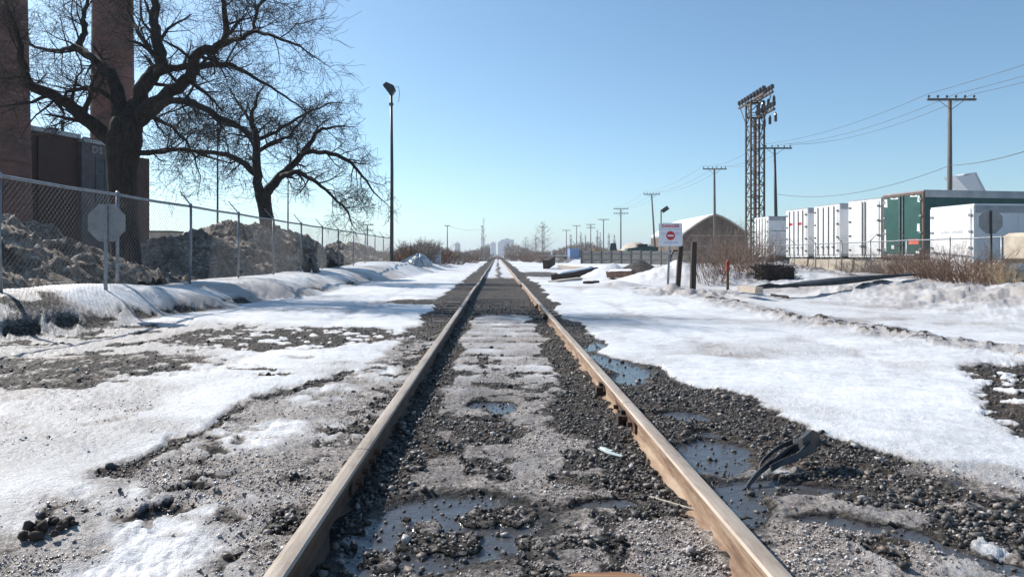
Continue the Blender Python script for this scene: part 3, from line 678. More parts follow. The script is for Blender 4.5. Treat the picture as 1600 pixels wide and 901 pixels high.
# ------------------------------------------------------------------ ploughed snow piles behind the fence
def snow_pile(label, x0, x1, y0, y1, ridge, seed, rough=1.0):
    nx, ny = 110, int(110*min(2.2, max(1, (y1-y0)/(x1-x0))))
    xs = np.linspace(x0, x1, nx); ys = np.linspace(y0, y1, ny); Xg, Yg = np.meshgrid(xs, ys)
    X, Y = Xg.ravel(), Yg.ravel(); u = (X-x0)/(x1-x0)*2-1
    top = np.interp(Y, [q[0] for q in ridge], [q[1] for q in ridge])
    wob = fbm(X, Y, .3, 3, seed)*.25
    prof = np.clip(1-np.abs(u-.1+wob*.5)**1.7, 0, 1)
    d1, v1 = cells(X+fbm(X, Y, 2, 2, seed+1)*.2, Y, 1.5, seed); d2, v2 = cells(X, Y+fbm(X, Y, 3, 2, seed+3)*.1, 3.6, seed+2)
    h = top*prof*(1+.22*fbm(X, Y, .6, 4, seed+7)) + np.clip(prof*3, 0, 1)*rough*((.42-d1)*.13*(.5+v1)+(.40-d2)*.11+(.38-cells(X, Y, 7.5, seed+4)[0])*.11+fbm(X, Y, 2.2, 4, seed+8)*.12+fbm(X, Y, 11, 2, seed+5)*.07)
    h -= .25*(1-np.clip(prof*4, 0, 1))
    Xd = X+fbm(X, Y, 2.2, 3, seed+21)*.12; Yd = Y+fbm(X, Y, 2.2, 3, seed+22)*.12
    i = (np.arange(ny-1)[:, None]*nx+np.arange(nx-1)[None, :]).ravel()
    cx, cy = (x0+x1)/2, (y0+y1)/2
    me = np_mesh('snow_pile', np.stack([Xd-cx, Yd-cy, h+.12], 1), np.stack([i, i+1, i+nx+1, i+nx], 1), True)
    return tag(link_mesh('snow_pile', me, M['pile'], None, (cx, cy, 0)), label, 'snow pile', 'dirty ploughed snow piles behind the fence')
snow_pile('dirty brown snow pile behind the nearest fence panels, in front of the brick building', -16.5, -8.2, 9.5, 21.0, [(9.5, 1.2), (14, 1.58), (16.5, 1.4), (19, 1.0), (21, .25)], 201)
snow_pile('tall dirty snow pile around the foot of the smaller tree', -15.5, -7.9, 19.5, 41.5, [(19.5, .3), (23, 1.2), (27, 1.95), (31, 2.3), (35, 2.05), (39, 1.5), (41.5, .4)], 203)
snow_pile('long low dirty snow pile behind the far end of the fence', -13.5, -7.6, 39.0, 62.0, [(39, .8), (44, 1.6), (50, 1.5), (56, 1.2), (62, .2)], 207)
snow_pile('pale bluish snow pile right against the brick building', -21.5, -16.5, 21.5, 31.0, [(21.5, .4), (25, 2.3), (28, 2.4), (31, .4)], 209, .6)

# ------------------------------------------------------------------ chain link fences
def link_panel(L, H, sp=.075, r=.0022):
    mb = MB(); st = sp*1.4142
    for dr in (1, -1):
        x = -H
        while x < L:
            a0 = max(0, -x); a1 = min(H, L-x)
            if a1-a0 > .05:
                p, q = (x+a0, a0), (x+a1, a1)
                if dr < 0: p, q = (L-p[0], p[1]), (L-q[0], q[1])
                mb.tube([(dr*.002, p[0], p[1]), (dr*.002, q[0], q[1])], r, 3, False)
            x += st
    return mb.mesh('chain_link_mesh')
def fence(label, X, Y0, n, bay, z0, z1, arm, mats, barb_from=0, rail_r=.026, dropz=None):
    t = empty('chain_link_fence', (X, Y0, z0), label, 'fence'); H = z1-z0
    pm = link_panel(bay-.05, H-.06); pm.materials.append(mats[1])
    for i in range(n+1):
        y = i*bay; jig = rnd.uniform(-.03, .03)
        p = MB().tube([(0, y, -.3), (jig, y+jig, H*.5), (jig*1.4, y, H+.03)], .032, 8).build('post', mats[0], t, True)
        MB().tube([(jig*1.4, y, H+.02), (jig*1.4, y, H+.055), (jig*1.4, y, H+.075)], [.038, .036, .01], 8).build('post_cap', mats[0], p)
        if i >= barb_from:
            s = arm(i); MB().tube([(jig*1.4, y, H+.02), (jig*1.4+s*.28, y+rnd.uniform(-.08, .08), H+.36)], [.02, .012], 6).build('barb_arm', mats[0], p)
        if i < n: 
            o = link_mesh('chain_link_mesh', pm, None, t, (0, y+.025, .03))
            MB().tube([(0, y, H), (0, y+bay*.5, H-.012), (0, y+bay, H)], rail_r, 7, False).build('top_rail', mats[0], t, True)
    if barb_from < n:
        for k in (.35, .68, 1.0):
            pts = []
            for i in range(barb_from, n+1):
                s = arm(i); pts.append((s*.28*k, i*bay, H+.02+.34*k))
                if i < n: pts.append((s*.28*k+rnd.uniform(-.02, .02), (i+.5)*bay, H-.03+.34*k))
            MB().tube(pts, .004, 3, False).build('barbed_wire', mats[1], t)
    return t
fence('galvanised chain link fence with angled barb arms along the left snow bank', -7.4, 7.1, 13, 3.1, .35, 2.28, lambda i: -1, (M['galv'], M['galv_dull']), 3, .030)
fence('low chain link fence with leaning barb arms in front of the parked trailers', 17.4, 20.8, 9, 2.75, .0, 1.74, lambda i: (1 if i in (4,) else -1), (M['galv'], M['galv_dull']), 3, .026)

# ------------------------------------------------------------------ signs
def text_mesh(s, size, extrude=.002, bold=0.0, sx=1.0):
    cu = bpy.data.curves.new('lettering', 'FONT'); cu.body = s; cu.size = size; cu.align_x = 'CENTER'; cu.align_y = 'CENTER'
    cu.extrude = extrude; cu.offset = bold; cu.resolution_u = 2; cu.space_character = 1.12
    o = bpy.data.objects.new('tmp', cu); COL.objects.link(o); dg = bpy.context.evaluated_depsgraph_get(); dg.update()
    me = bpy.data.meshes.new_from_object(o.evaluated_get(dg)); bpy.data.objects.remove(o); me.materials.clear()
    return me
def lettering(s, size, mat, parent, loc, rot, bold=0.0, name='lettering', extrude=.002):
    o = link_mesh(name, text_mesh(s, size, extrude, bold), mat, parent, loc); o.rotation_euler = rot; return o
def octagon(r): return [(r*math.cos(math.pi/8+k*math.pi/4), r*math.sin(math.pi/8+k*math.pi/4)) for k in range(8)]
def stop_back(p, zc, w_, base, label, lean, pm, bm, front=False):
    t = empty('octagonal_sign', (p[0], p[1], base), label, 'sign'); R_ = w_/2/math.cos(math.pi/8); h = zc-base
    MB().prism(octagon(R_), (0, .030, h), (0, .036, h), (1, 0, 0), (0, 0, 1)).build('sign_plate', bm, t)
    MB().prism([(-.028, -.012), (-.028, .012), (-.012, .012), (-.012, -.004), (.012, -.004), (.012, .012), (.028, .012), (.028, -.012)], (lean, 0, -.4), (0, .012, h+R_*.82), (1, 0, 0), (0, 1, 0)).build('sign_post', pm, t)
    for dz in (-.18, .18): MB().tube([(0, -.018, h+dz), (0, .02, h+dz)], .012, 6).build('bolt', pm, t)
    return t
p = at(165, 348, 12.0); stop_back((p.x, 12.0), p.z, .66, gz(p.x, 12.0), 'grey back of an octagonal road sign on the left snow bank', .0, M['galv'], M['sign_back'])
p = at(1549, 346, 21.0); stop_back((p.x, 21.0), p.z, .74, gz(p.x, 21.0), 'octagonal sign back on a dark post before the white container', .0, M['dark_metal'], M['sign_back'])

def warning_sign():
    Y = 19.6; b = at(1043, 458, Y); c = at(1047.5, 366.5, Y); t = empty('warning_sign', (b.x, Y, gz(b.x, Y)), 'white warning sign with red no entry disc on a leaning grey post', 'sign')
    o = Vector((b.x, Y, gz(b.x, Y))); cx, cz = c.x-o.x, c.z-o.z; w_, h_ = 37/FPX*Y, 36.5/FPX*Y
    r = .05; pts = []
    for sx, sz, a0 in ((1, 1, 0), (-1, 1, 90), (-1, -1, 180), (1, -1, 270)):
        for k in range(4):
            an = math.radians(a0+k*30); pts.append((sx*(w_/2-r)+r*math.cos(an), sz*(h_/2-r)+r*math.sin(an)))
    board = MB().prism(pts, (cx, -.020, cz), (cx, -.016, cz), (1, 0, 0), (0, 0, 1)).build('sign_board', M['sign_white'], t)
    q = (math.radians(90), 0, 0)
    lettering('DANGER', .118, M['sign_red'], board, (cx, -.0225, cz+h_*.36), q, .004)
    MB().bbox((cx-w_*.47, -.0222, cz+h_*.215), (cx+w_*.47, -.0205, cz+h_*.228)).build('rule', M['sign_blue'], board)
    n = 32; R_ = .128; ccz = cz-h_*.045
    MB().prism([(R_*math.cos(2*math.pi*k/n), R_*math.sin(2*math.pi*k/n)) for k in range(n)], (cx, -.0228, ccz), (cx, -.0206, ccz), (1, 0, 0), (0, 0, 1)).build('no_entry_disc', M['sign_red'], board)
    MB().bbox((cx-.085, -.0245, ccz-.025), (cx+.085, -.0230, ccz+.025)).build('no_entry_bar', M['sign_white'], board)
    for k, ww in enumerate((.44, .30)):
        for sd in (-1, 1):
            for j in range(3): MB().bbox((cx+sd*w_*.24-.055+.045*j-(.055 if sd < 0 else -.02), -.0222, cz-h_*(.02+.07*k)+.06), (cx+sd*w_*.24-.02+.045*j-(.055 if sd < 0 else -.02), -.0206, cz-h_*(.02+.07*k)+.075)).build('small_print', M['sign_blue'], board)
    for j in range(8): MB().bbox((cx-.20+.052*j, -.0222, cz-h_*.36), (cx-.165+.052*j, -.0206, cz-h_*.32)).build('small_print', M['sign_blue'], board)
    MB().prism([(-.03, -.012), (-.03, .012), (.03, .012), (.03, -.012)], (0, 0, -.3), (cx-.01, 0, cz+h_*.42), (1, 0, 0), (0, 1, 0)).build('sign_post', M['galv'], t)
    for dz in (-.2, .2): MB().tube([(cx, -.028, cz+dz), (cx, .01, cz+dz)], .010, 6).build('bolt', M['galv'], t)
warning_sign()
def timber_post(px0, py0, px1, py1, Y, w_, label):
    b = at(px0, py0, Y); tp = at(px1, py1, Y); z = gz(b.x, Y); mb = MB(); n = 6; vs = []
    t = empty('timber_post', (b.x, Y, z), label, 'post', 'dark timber posts beside the warning sign')
    for i in range(n+1):
        k = i/n; c = Vector(((tp.x-b.x)*k, 0, -.25*(1-k)+(tp.z-z)*k)); j = [rnd.uniform(-.008, .008) for _ in range(4)]
        vs += [c+Vector((-w_/2+j[0], -w_/2, 0)), c+Vector((w_/2+j[1], -w_/2+j[2], 0)), c+Vector((w_/2, w_/2+j[3], 0)), c+Vector((-w_/2, w_/2, rnd.uniform(-.02, .02) if i == n else 0))]
    fs = [(i*4+k, i*4+(k+1) % 4, i*4+4+(k+1) % 4, i*4+4+k) for i in range(n) for k in range(4)]+[(3, 2, 1, 0), tuple(n*4+k for k in range(4))]
    mb.add(vs, fs).build('timber', M['timber_dark'], t)
    return t
tp = timber_post(1058, 452, 1063.5, 384, 20.3, .125, 'dark timber post right behind the white warning sign, leaning slightly')
MB().tube([(-.02, -.10, 1.17), (-.14, -.12, 1.16), (-.20, -.12, 1.05), (-.19, -.12, .98)], [.03, .035, .03, .02], 7).build('hook', M['dark_metal'], tp)
timber_post(1082, 458, 1084.5, 378, 19.6, .14, 'tallest dark timber post, standing alone right of the warning sign')
b = at(1137, 446, 21); t = empty('marker_stake', (b.x, 21, gz(b.x, 21)), 'rusty red marker stake among the bare shrubs', 'stake')
MB().box((0, 0, .35), (.07, .05, .95)).build('stake', M['rust'], t); MB().prism([(-.045, .62), (.045, .62), (.05, .86), (.0, .95), (-.05, .86)], (0, -.035, 0), (0, .035, 0), (1, 0, 0), (0, 0, 1)).build('painted_tip', M['dull_red'], t)

# ------------------------------------------------------------------ brick building and chimneys
def building():
    d = Vector((.337, .941, 0)); nrm = Vector((.941, -.337, 0)); o = Vector((-27.6, 40, 0)); ang = math.atan2(d.y, d.x)
    t = empty('brick_building', o, 'dark old brick factory building behind the big tree', 'building', None, ang)
    # local x runs along the facade away from the viewer, local -y is the side facing the track
    H = 8.45
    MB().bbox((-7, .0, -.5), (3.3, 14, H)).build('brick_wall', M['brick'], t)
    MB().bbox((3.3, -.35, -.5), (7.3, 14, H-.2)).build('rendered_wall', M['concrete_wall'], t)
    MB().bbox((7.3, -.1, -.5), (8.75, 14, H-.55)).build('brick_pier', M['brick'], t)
    MB().bbox((-7.1, -.22, H+.003), (3.35, 14.1, H+.28)).build('roof_coping', M['grey_paint'], t)
    MB().bbox((3.36, -.5, H-.197), (7.4, 14.1, H+.02)).build('roof_coping', M['grey_paint'], t)
    for x in (-3.4, 1.0):
        r = MB().bbox((x-.35, -.12, 1.5), (x+.35, -.003, H-.3)).build('pilaster', M['brick'], t)
    for x0, x1, z0, z1 in ((4.36, 4.94, 4.4, 7.35), (5.9, 6.4, 4.4, 6.0)):
        f = MB().bbox((x0-.09, -.40, z0-.09), (x1+.09, -.353, z0)).bbox((x0-.09, -.40, z1), (x1+.09, -.353, z1+.09)).bbox((x0-.09, -.40, z0), (x0, -.353, z1)).bbox((x1, -.40, z0), (x1+.09, -.353, z1)).build('window', M['concrete_wall'], t)
        for k in range(3):
            a0 = z0+(z1-z0)*k/3; MB().bbox((x0, -.37, a0+.02), (x1, -.354, a0+(z1-z0)/3-.02)).build('pane', M['glass'], f)
            MB().bbox((x0, -.385, a0-.02), (x1, -.356, a0+.018)).build('glazing_bar', M['concrete_wall'], f)
    lettering('DS', .62, M['letter_white'], t, (4.4, -.365, 7.86), (math.radians(90), 0, 0), .012)
    MB().tube([(3.2, 1.2, H), (3.2, 1.2, H+1.15), (3.2, 1.2, H+1.2)], [.09, .09, .14], 8).build('vent_pipe', M['dark_metal'], t)
    v = MB().bbox((2.4, 1.0, H+.2), (2.75, 1.4, H+.55)).build('roof_vent', M['dark_metal'], t)
    MB().bbox((2.3, .95, H+.553), (2.85, 1.45, H+.62)).build('vent_cap', M['dark_metal'], v)
    MB().bbox((4.7, 1.0, H), (5.1, 1.4, H+.4)).build('roof_vent', M['dark_metal'], t)
building()
def chimney(x, y, r, z0, z1, label):
    t = empty('brick_chimney', (x, y, z0), label, 'chimney', 'brick chimneys of the factory'); n = 28
    pts = []; rad = []
    for k in range(9): pts.append((0, 0, (z1-z0)*k/8)); rad.append(r*(1.10-.16*k/8))
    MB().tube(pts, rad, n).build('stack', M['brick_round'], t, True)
    for z in (.33, .62, .86):
        MB().tube([(0, 0, (z1-z0)*z-.06), (0, 0, (z1-z0)*z+.06)], r*(1.10-.16*z)+.03, n).build('iron_band', M['rust'], t, True)
    MB().tube([(0, 0, z1-z0-.6), (0, 0, z1-z0+.02)], [r*.98, r*1.06], n).build('crown', M['brick_round'], t, True)
chimney(-28.75, 38.0, 2.25, 0, 19, 'brick chimney cut by the left edge of the picture')
chimney(-26.75, 47.5, 1.33, 0, 21.5, 'slimmer brick chimney rising behind the big tree')

# ------------------------------------------------------------------ floodlight pole and thin poles on the left
b = at(612, 392, 45); t = empty('floodlight_pole', (b.x, 45, gz(b.x, 45)-.1), 'tall slim floodlight pole left of the track', 'light pole')
MB().tube([(0, 0, 0), (.02, 0, 6), (-.03, 0, 11.3)], [.13, .105, .085], 10).build('pole', M['pole_dark'], t, True)
MB().tube([(-.03, 0, 10.4), (-.03, 0, 10.55)], .15, 10).build('collar', M['pole_dark'], t)
lm = MB(); lm.prism([(-.52, .52), (-.30, .70), (.18, .48), (.30, .20), (.10, -.10), (-.08, -.14), (-.20, .08)], (-.03, -.22, 11.2), (-.03, .22, 11.2), (1, 0, 0), (0, 0, 1)); lamp = lm.build('lamp_head', M['pole_dark'], t)
MB().prism([(-.53, .47), (-.21, .05), (-.18, .07), (-.50, .50)], (-.03, -.19, 11.2), (-.03, .19, 11.2), (1, 0, 0), (0, 0, 1)).build('lens', M['glass'], lamp)
MB().tube([(.24, 0, 11.6), (.45, 0, 11.65), (.52, 0, 11.2), (.45, 0, 10.6)], .018, 5).build('cable', M['pole_dark'], t)
for px, y0, y1, Y, r, lb in ((340, 195, 372, 42, .07, 'thin grey pole between the two leafless trees'), (450, 285, 352, 60, .08, 'thin grey pole seen through the smaller tree')):
    b = at(px, y1, Y); tp = at(px, y0, Y); t = empty('thin_pole', (b.x, Y, 0), lb, 'pole')
    MB().tube([(0, 0, 0), (0, 0, tp.z)], [r, r*.7], 8).build('pole', M['pole_dark'], t, True)
    MB().tube([(0, 0, tp.z-.02), (0, 0, tp.z+.08)], [r*1.1, r*.5], 8).build('cap', M['pole_dark'], t)

# ------------------------------------------------------------------ utility poles, wires, lattice tower
POLES = []
def utility_pole(px, py, Y, label, arms=1, lean=0.0, aw=3.0, mat='pole_wood'):
    tp = at(px, py, Y); H = tp.z; t = empty('utility_pole', (tp.x-lean, Y, -.1), label, 'utility pole', 'utility poles beside the track')
    MB().tube([(0, 0, 0), (lean*.5, 0, H*.5), (lean, 0, H)], [.17, .145, .11], 9).build('pole', M[mat], t, True)
    for k in range(arms):
        z = H-.08-k*.95; c = MB().box((lean, -.16, z), (aw, .12, .13)).build('crossarm', M[mat], t)
        for i in range(6):
            x = lean+(-.5+(i+.12)/5.25)*aw*.97
            MB().tube([(x, -.16, z+.06), (x, -.16, z+.12), (x, -.16, z+.17), (x, -.16, z+.24), (x, -.16, z+.27)], [.02, .03, .07, .065, .02], 7).build('insulator', M['porcelain'], c)
        for sd in (-1, 1): MB().tube([(lean+sd*aw*.26, -.16, z-.05), (lean, -.12, z-.62)], .018, 4).build('brace', M['galv_dull'], t)
    POLES.append((tp.x, Y, H, aw)); return t
utility_pole(1484, 152, 42, 'nearest wooden utility pole with wide crossarm rising behind the green trailer')
utility_pole(1210, 229, 62, 'utility pole just right of the lattice tower', 1, -.25, 3.0, 'pole_dark')
utility_pole(1116, 262, 78, 'utility pole standing in front of the arched barn', 1, -.1, 2.7)
utility_pole(1018, 302, 108, 'utility pole leaning left behind the warning sign', 1, -.7, 2.6)
utility_pole(970, 325, 142, 'utility pole with two stacked crossarms', 2, 0, 3.1)
utility_pole(943, 342, 182, 'utility pole among thin poplars, just left of the double armed pole', 1, 0, 3.0)
utility_pole(923, 350, 210, 'utility pole beside a dark lamp, between the poplars', 2, 0, 2.8)
utility_pole(901, 352, 225, 'utility pole right behind the blue container', 1, 0, 2.8)
utility_pole(885, 359, 240, 'utility pole left of the blue container', 1, 0, 3.0)
utility_pole(850, 354, 245, 'utility pole tangled in a bare tree right of the track', 1, 0, 2.6, 'pole_dark')
utility_pole(699, 352, 200, 'far utility pole left of the track above the scrub', 1, 0, 1.6, 'pole_dark')
utility_pole(574, 350, 120, 'far utility pole behind the end of the fence', 2, 0, 2.2)
utility_pole(753, 353, 260, 'far dark pole nearest the vanishing point, left of the track', 1, 0, .9, 'pole_dark')
def wire(p, q, sag, label, r=.014):
    p, q = Vector(p), Vector(q); pts = []
    for i in range(17):
        k = i/16; v = p.lerp(q, k); v.z -= sag*4*k*(1-k); pts.append(v-p)
    o = MB().tube(pts, r, 4, False).build('power_line', M['wire'], None, False, p); return tag(o, label, 'wire', 'overhead wires along the pole line')
names = ['nearest pole and the frame edge', 'nearest pole and the pole by the lattice tower', 'lattice tower pole and the barn pole', 'barn pole and the leaning pole', 'leaning pole and the double armed pole']
line = [(28.5, 8, 11.2, 3.0)]+POLES[:5]
which = ('left', 'middle', 'right')
for i in range(5):
    for k, f in enumerate((-.47, .1, .47)):
        a0, b0 = line[i], line[i+1]
        wire((a0[0]+f*a0[3], a0[1], a0[2]+.18), (b0[0]+f*b0[3], b0[1], b0[2]+.18), .55+.1*k, '%s overhead wire between the %s' % (which[k], names[i]))
p1 = POLES[0]; q1 = at(1212, 303, 62)
wire(at(1600, 237, 25), at(1486, 258, 42), .12, 'low slack wire between the nearest pole and the right frame edge', .018)
wire(at(1486, 258, 41.8), q1, .9, 'low slack wire above the trailers, between the two nearest poles', .018)
wire((POLES[10][0], 200, POLES[10][2]), (POLES[12][0], 260, POLES[12][2]-1), 1.0, 'faint far wire between the poles left of the vanishing point', .03)

def lattice_tower():
    X0, Y0, h, H = 23.4, 62.0, .60, 15.0; t = empty('lattice_tower', (X0, Y0, 0), 'rusty steel lattice tower carrying rows of dark insulators', 'tower')
    for sx in (-1, 1):
        for sy in (-1, 1): MB().prism([(-.07, -.07), (.07, -.07), (.07, .07), (-.07, .07)], (sx*h, sy*h, 0), (sx*h, sy*h, H), (1, 0, 0), (0, 1, 0)).build('leg', M['tower_steel'], t)
    n = 14
    for i in range(n):
        z0, z1 = H*i/n, H*(i+1)/n
        for a0, b0 in (((-h, -h), (h, -h)), ((h, -h), (h, h)), ((h, h), (-h, h)), ((-h, h), (-h, -h))):
            if i % 2: a0, b0 = b0, a0
            MB().tube([(a0[0], a0[1], z0), (b0[0], b0[1], z1)], .042, 4).build('lattice_bar', M['tower_steel'], t)
            MB().tube([(a0[0], a0[1], z1), (b0[0], b0[1], z1)], .036, 4).build('lattice_bar', M['tower_steel'], t)
    MB().tube([(0, 0, 0), (0, 0, H-1.5)], .16, 8).build('riser_pipe', M['brown_paint'], t)
    for k, (dx, dz) in enumerate(((-.36, 0), (.36, .12), (.50, -1.35))):
        c = MB().bbox((dx-.09, -3.1, H+dz), (dx+.09, 3.1 if k < 2 else 1.2, H+dz+.17)).build('crossarm', M['tower_steel'], t)
        for i in range(9 if k == 0 else 7):
            y = -2.95+i*(5.9/8 if k == 0 else .62)
            MB().tube([(dx, y, H+dz+.17), (dx, y, H+dz+.34), (dx, y, H+dz+.44), (dx, y, H+dz+.70), (dx, y, H+dz+.78)], [.05, .06, .19, .18, .05], 9).build('insulator', M['porcelain'], c)
            if i % 2 == 0 and k: MB().tube([(dx+.25, y+.2, H+dz-.15), (dx+.25, y+.2, H+dz-.35), (dx+.25, y+.2, H+dz-.95)], [.05, .13, .13], 8).build('hanging_insulator', M['porcelain'], c)
    for sy in (-1, 1):
        for dx in (-.36, .36): MB().tube([(dx, sy*h, H-2.6), (dx, sy*2.7, H)], .045, 4).build('arm_brace', M['tower_steel'], t)
    for dz in (0, -1.35): MB().bbox((-.8, -.1, H+dz-.15), (.8, .1, H+dz-.003)).build('tie_beam', M['tower_steel'], t)
lattice_tower()
b = at(1033, 349, 72); t = empty('yard_light', (b.x, 72, 0), 'small floodlight on a thin pole peeking over the warning sign', 'light pole')
MB().tube([(0, 0, 0), (0, 0, 5.9)], .07, 7).build('pole', M['pole_wood'], t); MB().box((.42, 0, 5.95), (.72, .35, .42), Matrix.Rotation(-.6, 3, 'Y')).build('lamp_head', M['pole_dark'], t)
MB().tube([(0, 0, 5.7), (.3, 0, 5.85)], .04, 5).build('bracket', M['pole_dark'], t)

# ------------------------------------------------------------------ trailers and container
def trailer(cn, far, ztop, zbot, L, label, face, side, rods, hinge, trim, box_label=None, container=False):
    """cn near door corner (x,y); far = other door corner; body runs away to the right"""
    c, f = Vector((cn[0], cn[1], 0)), Vector((far[0], far[1], 0)); wv = (f-c); W_ = wv.length; ex = wv.normalized(); ln = Vector((ex.y, -ex.x, 0))
    ang = math.atan2(ln.y, ln.x)
    t = empty('shipping_container' if container else 'semi_trailer', (c.x, c.y, 0), label, 'container' if container else 'trailer', None if container else 'parked box trailers', ang)
    # local x = length (to the right), local y = 0 near side .. W far side
    h = ztop-zbot
    MB().bbox((.05, 0, zbot), (L, W_, ztop-.05)).build('body', side, t)
    MB().bbox((.0, -.012, ztop-.047), (L+.02, W_+.012, ztop+.02)).build('roof', M['grey_paint'] if not container else side, t)
    MB().bbox((.06, -.03, ztop-.32), (L, -.003, ztop-.052)).build('top_rail', M['grey_paint'], t)
    MB().bbox((.06, -.03, zbot), (L, -.003, zbot+.14)).build('bottom_rail', M['grey_paint'], t)
    for i in range(int(L/1.2)): MB().bbox((.6+1.2*i, -.010, zbot+.142), (.63+1.2*i, -.0015, ztop-.322)).build('side_rib', side, t)
    fr = .10
    MB().bbox((-.03, -.015, zbot-.05), (.047, fr, ztop-.05)).bbox((-.03, W_-fr, zbot-.05), (.047, W_+.015, ztop-.05)).bbox((-.03, fr, ztop-.16), (.047, W_-fr, ztop-.05)).bbox((-.03, fr, zbot-.05), (.047, W_-fr, zbot+.08)).build('door_frame', trim, t)
    for k in range(2):
        y0 = fr+.01+k*(W_/2-fr); y1 = y0+W_/2-fr-.02
        dr = MB().bbox((-.055, y0, zbot+.09), (-.001, y1, ztop-.17)).build('door', face, t)
        for j in range(rods):
            y = y0+(y1-y0)*((.30, .78)[j] if k == 0 else (.22, .70)[j]) if rods == 2 else (y1-.09 if k == 0 else y0+.09)
            rb = MB().tube([(-.085, y, zbot+.0), (-.085, y, ztop-.10)], .022, 6).build('lock_rod', M['galv'] if not hinge == 'dark' else M['dark_metal'], dr)
            MB().box((-.10, y+.07, zbot+.55), (.03, .22, .05)).build('handle', M['dark_metal'], rb)
        for j in range(4):
            z = zbot+.35+(h-.75)*j/3; yy = y0+.02 if k == 0 else y1-.02
            MB().box((-.062, yy, z), (.03, .16, .09)).build('hinge', M['dark_metal'] if hinge != 'white' else M['galv'], dr)
    if not container:
        MB().bbox((.1, .35, zbot-.22), (L, W_-.35, zbot-.003)).build('underframe', M['dark_metal'], t)
        MB().bbox((-.02, .3, .55), (.08, W_-.3, .66)).bbox((0, .55, .66), (.07, .65, zbot-.04)).bbox((0, W_-.65, .66), (.07, W_-.55, zbot-.04)).build('rear_guard', M['galv'], t)
        for x in (1.4, 2.7):
            for y in (.25, W_-.25):
                wh = MB().tube([(x, y-.14, .52), (x, y+.14, .52)], .50, 18).build('wheel', M['rubber'], t, False)
                MB().tube([(x, y-.15, .52), (x, y+.15, .52)], .24, 12).build('rim', M['galv'], wh)
        MB().box((L-2.2, .5, .55), (.12, .12, 1.1)).build('landing_leg', M['dark_metal'], t); MB().box((L-2.2, W_-.5, .55), (.12, .12, 1.1)).build('landing_leg', M['dark_metal'], t)
    else:
        for x in (.09, L-.09):
            for y in (.09, W_-.09): MB().box((x, y, zbot-.09), (.17, .17, .17)).build('corner_casting', M['grey_paint'], t)
        for x in (1.2, L-1.0): MB().bbox((x-.12, -.1, -.05), (x+.12, W_+.1, zbot-.003)).build('support_beam', M['timber_brown'], t)
    return t, W_, L
def corner(px, py, z): Y = (z-CAMZ)*FPX/(HY-py); return ((px-VPX)/FPX*Y, Y)
zt = 4.1
g, W_, L = trailer(corner(1443, 297, zt), (19.16, 33.9), zt, 1.05, 14.5, 'green box trailer with chipped doors and a red sticker', M['green_paint'], M['green_side'], 1, 'white', M['brown_paint'])
MB().bbox((-.064, .22, 1.62), (-.058, .82, 1.86)).build('red_sticker', M['red_paint'], g, False).data.name = 'red_sticker'
for y0, y1, z0, z1 in ((.16, .30, 3.55, 3.90), (.30, .75, 3.82, 3.92), (1.5, 2.0, 3.80, 3.90), (2.2, 2.42, 3.45, 3.88), (.15, .33, 2.2, 2.6), (2.28, 2.42, 1.3, 2.4), (1.75, 1.95, 1.4, 1.62), (.18, .42, 1.18, 1.33), (.5, 2.2, 1.10, 1.16)):
    MB().prism([(y0, z0), (y1, z0+.03), (y1-.03, z1), ((y0+y1)/2, z1-.05), (y0+.02, z1-.01)], (-.0585, 0, 0), (-.0565, 0, 0), (0, 1, 0), (0, 0, 1)).build('bare_paint_patch', M['white_paint'], g)
WT = ((1377, 309, 1330, 314, 'white box trailer standing next to the green one', 1, 'dark'), (1312, 318, 1273, 322.5, 'white box trailer with four dark lock rods, third from the container', 2, 'dark'), (1262, 325, 1231, 328.5, 'white box trailer with two small red marks on its doors', 2, 'dark'), (1201, 338, 1180, 340.5, 'farthest white box trailer with a teal stripe, beside the lattice tower', 2, 'dark'))
trl = []
for nx, ny, fx, fy, lb, rods, hg in WT:
    c = corner(nx, ny, zt); f = corner(fx, fy, zt); cv, fv = Vector((*c, 0)), Vector((*f, 0)); dv = (fv-cv); fv = cv+dv.normalized()*min(max(dv.length, 2.3), 2.7)
    trl.append(trailer(c, (fv.x, fv.y), zt, 1.05, 13.5, lb, M['white_paint'], M['side_white'], rods, hg, M['white_paint']))
for y in (.75, 1.75): MB().bbox((-.0595, y-.2, 3.05), (-.056, y+.2, 3.22)).build('red_mark', M['sign_red'], trl[2][0])
MB().prism([(.1, 3.02), (4.2, 2.98), (4.2, 2.62), (2.9, 2.66), (2.2, 2.92), (.1, 2.98)], (0, -.0115, 0), (0, -.0105, 0), (1, 0, 0), (0, 0, 1)).build('teal_stripe', M['teal_paint'], trl[3][0])
cn = corner(1522, 319, 3.05); cf = corner(1455, 325.5, 3.05)
ct, cw, cl = trailer(cn, cf, 3.05, .42, 6.0, 'white shipping container with faded grey marks in front of the green trailer', M['white_paint'], M['side_white'], 0, 'white', M['white_paint'], None, True)
for k, (y0, y1) in enumerate(((.52, .60), (.63, .72), (.75, .82), (.85, .95), (.98, 1.06), (1.22, 1.30), (1.33, 1.43), (1.46, 1.52), (1.55, 1.65))):
    MB().bbox((-.0595, y0, 1.96+.01*(k % 2)), (-.0565, y1, 2.08-.012*(k % 3))).build('faded_mark', M['ink_grey'], ct)
lettering('RA', .42, M['ink'], ct, (3.0, -.0115, 2.05), (math.radians(90), 0, 0), .012)

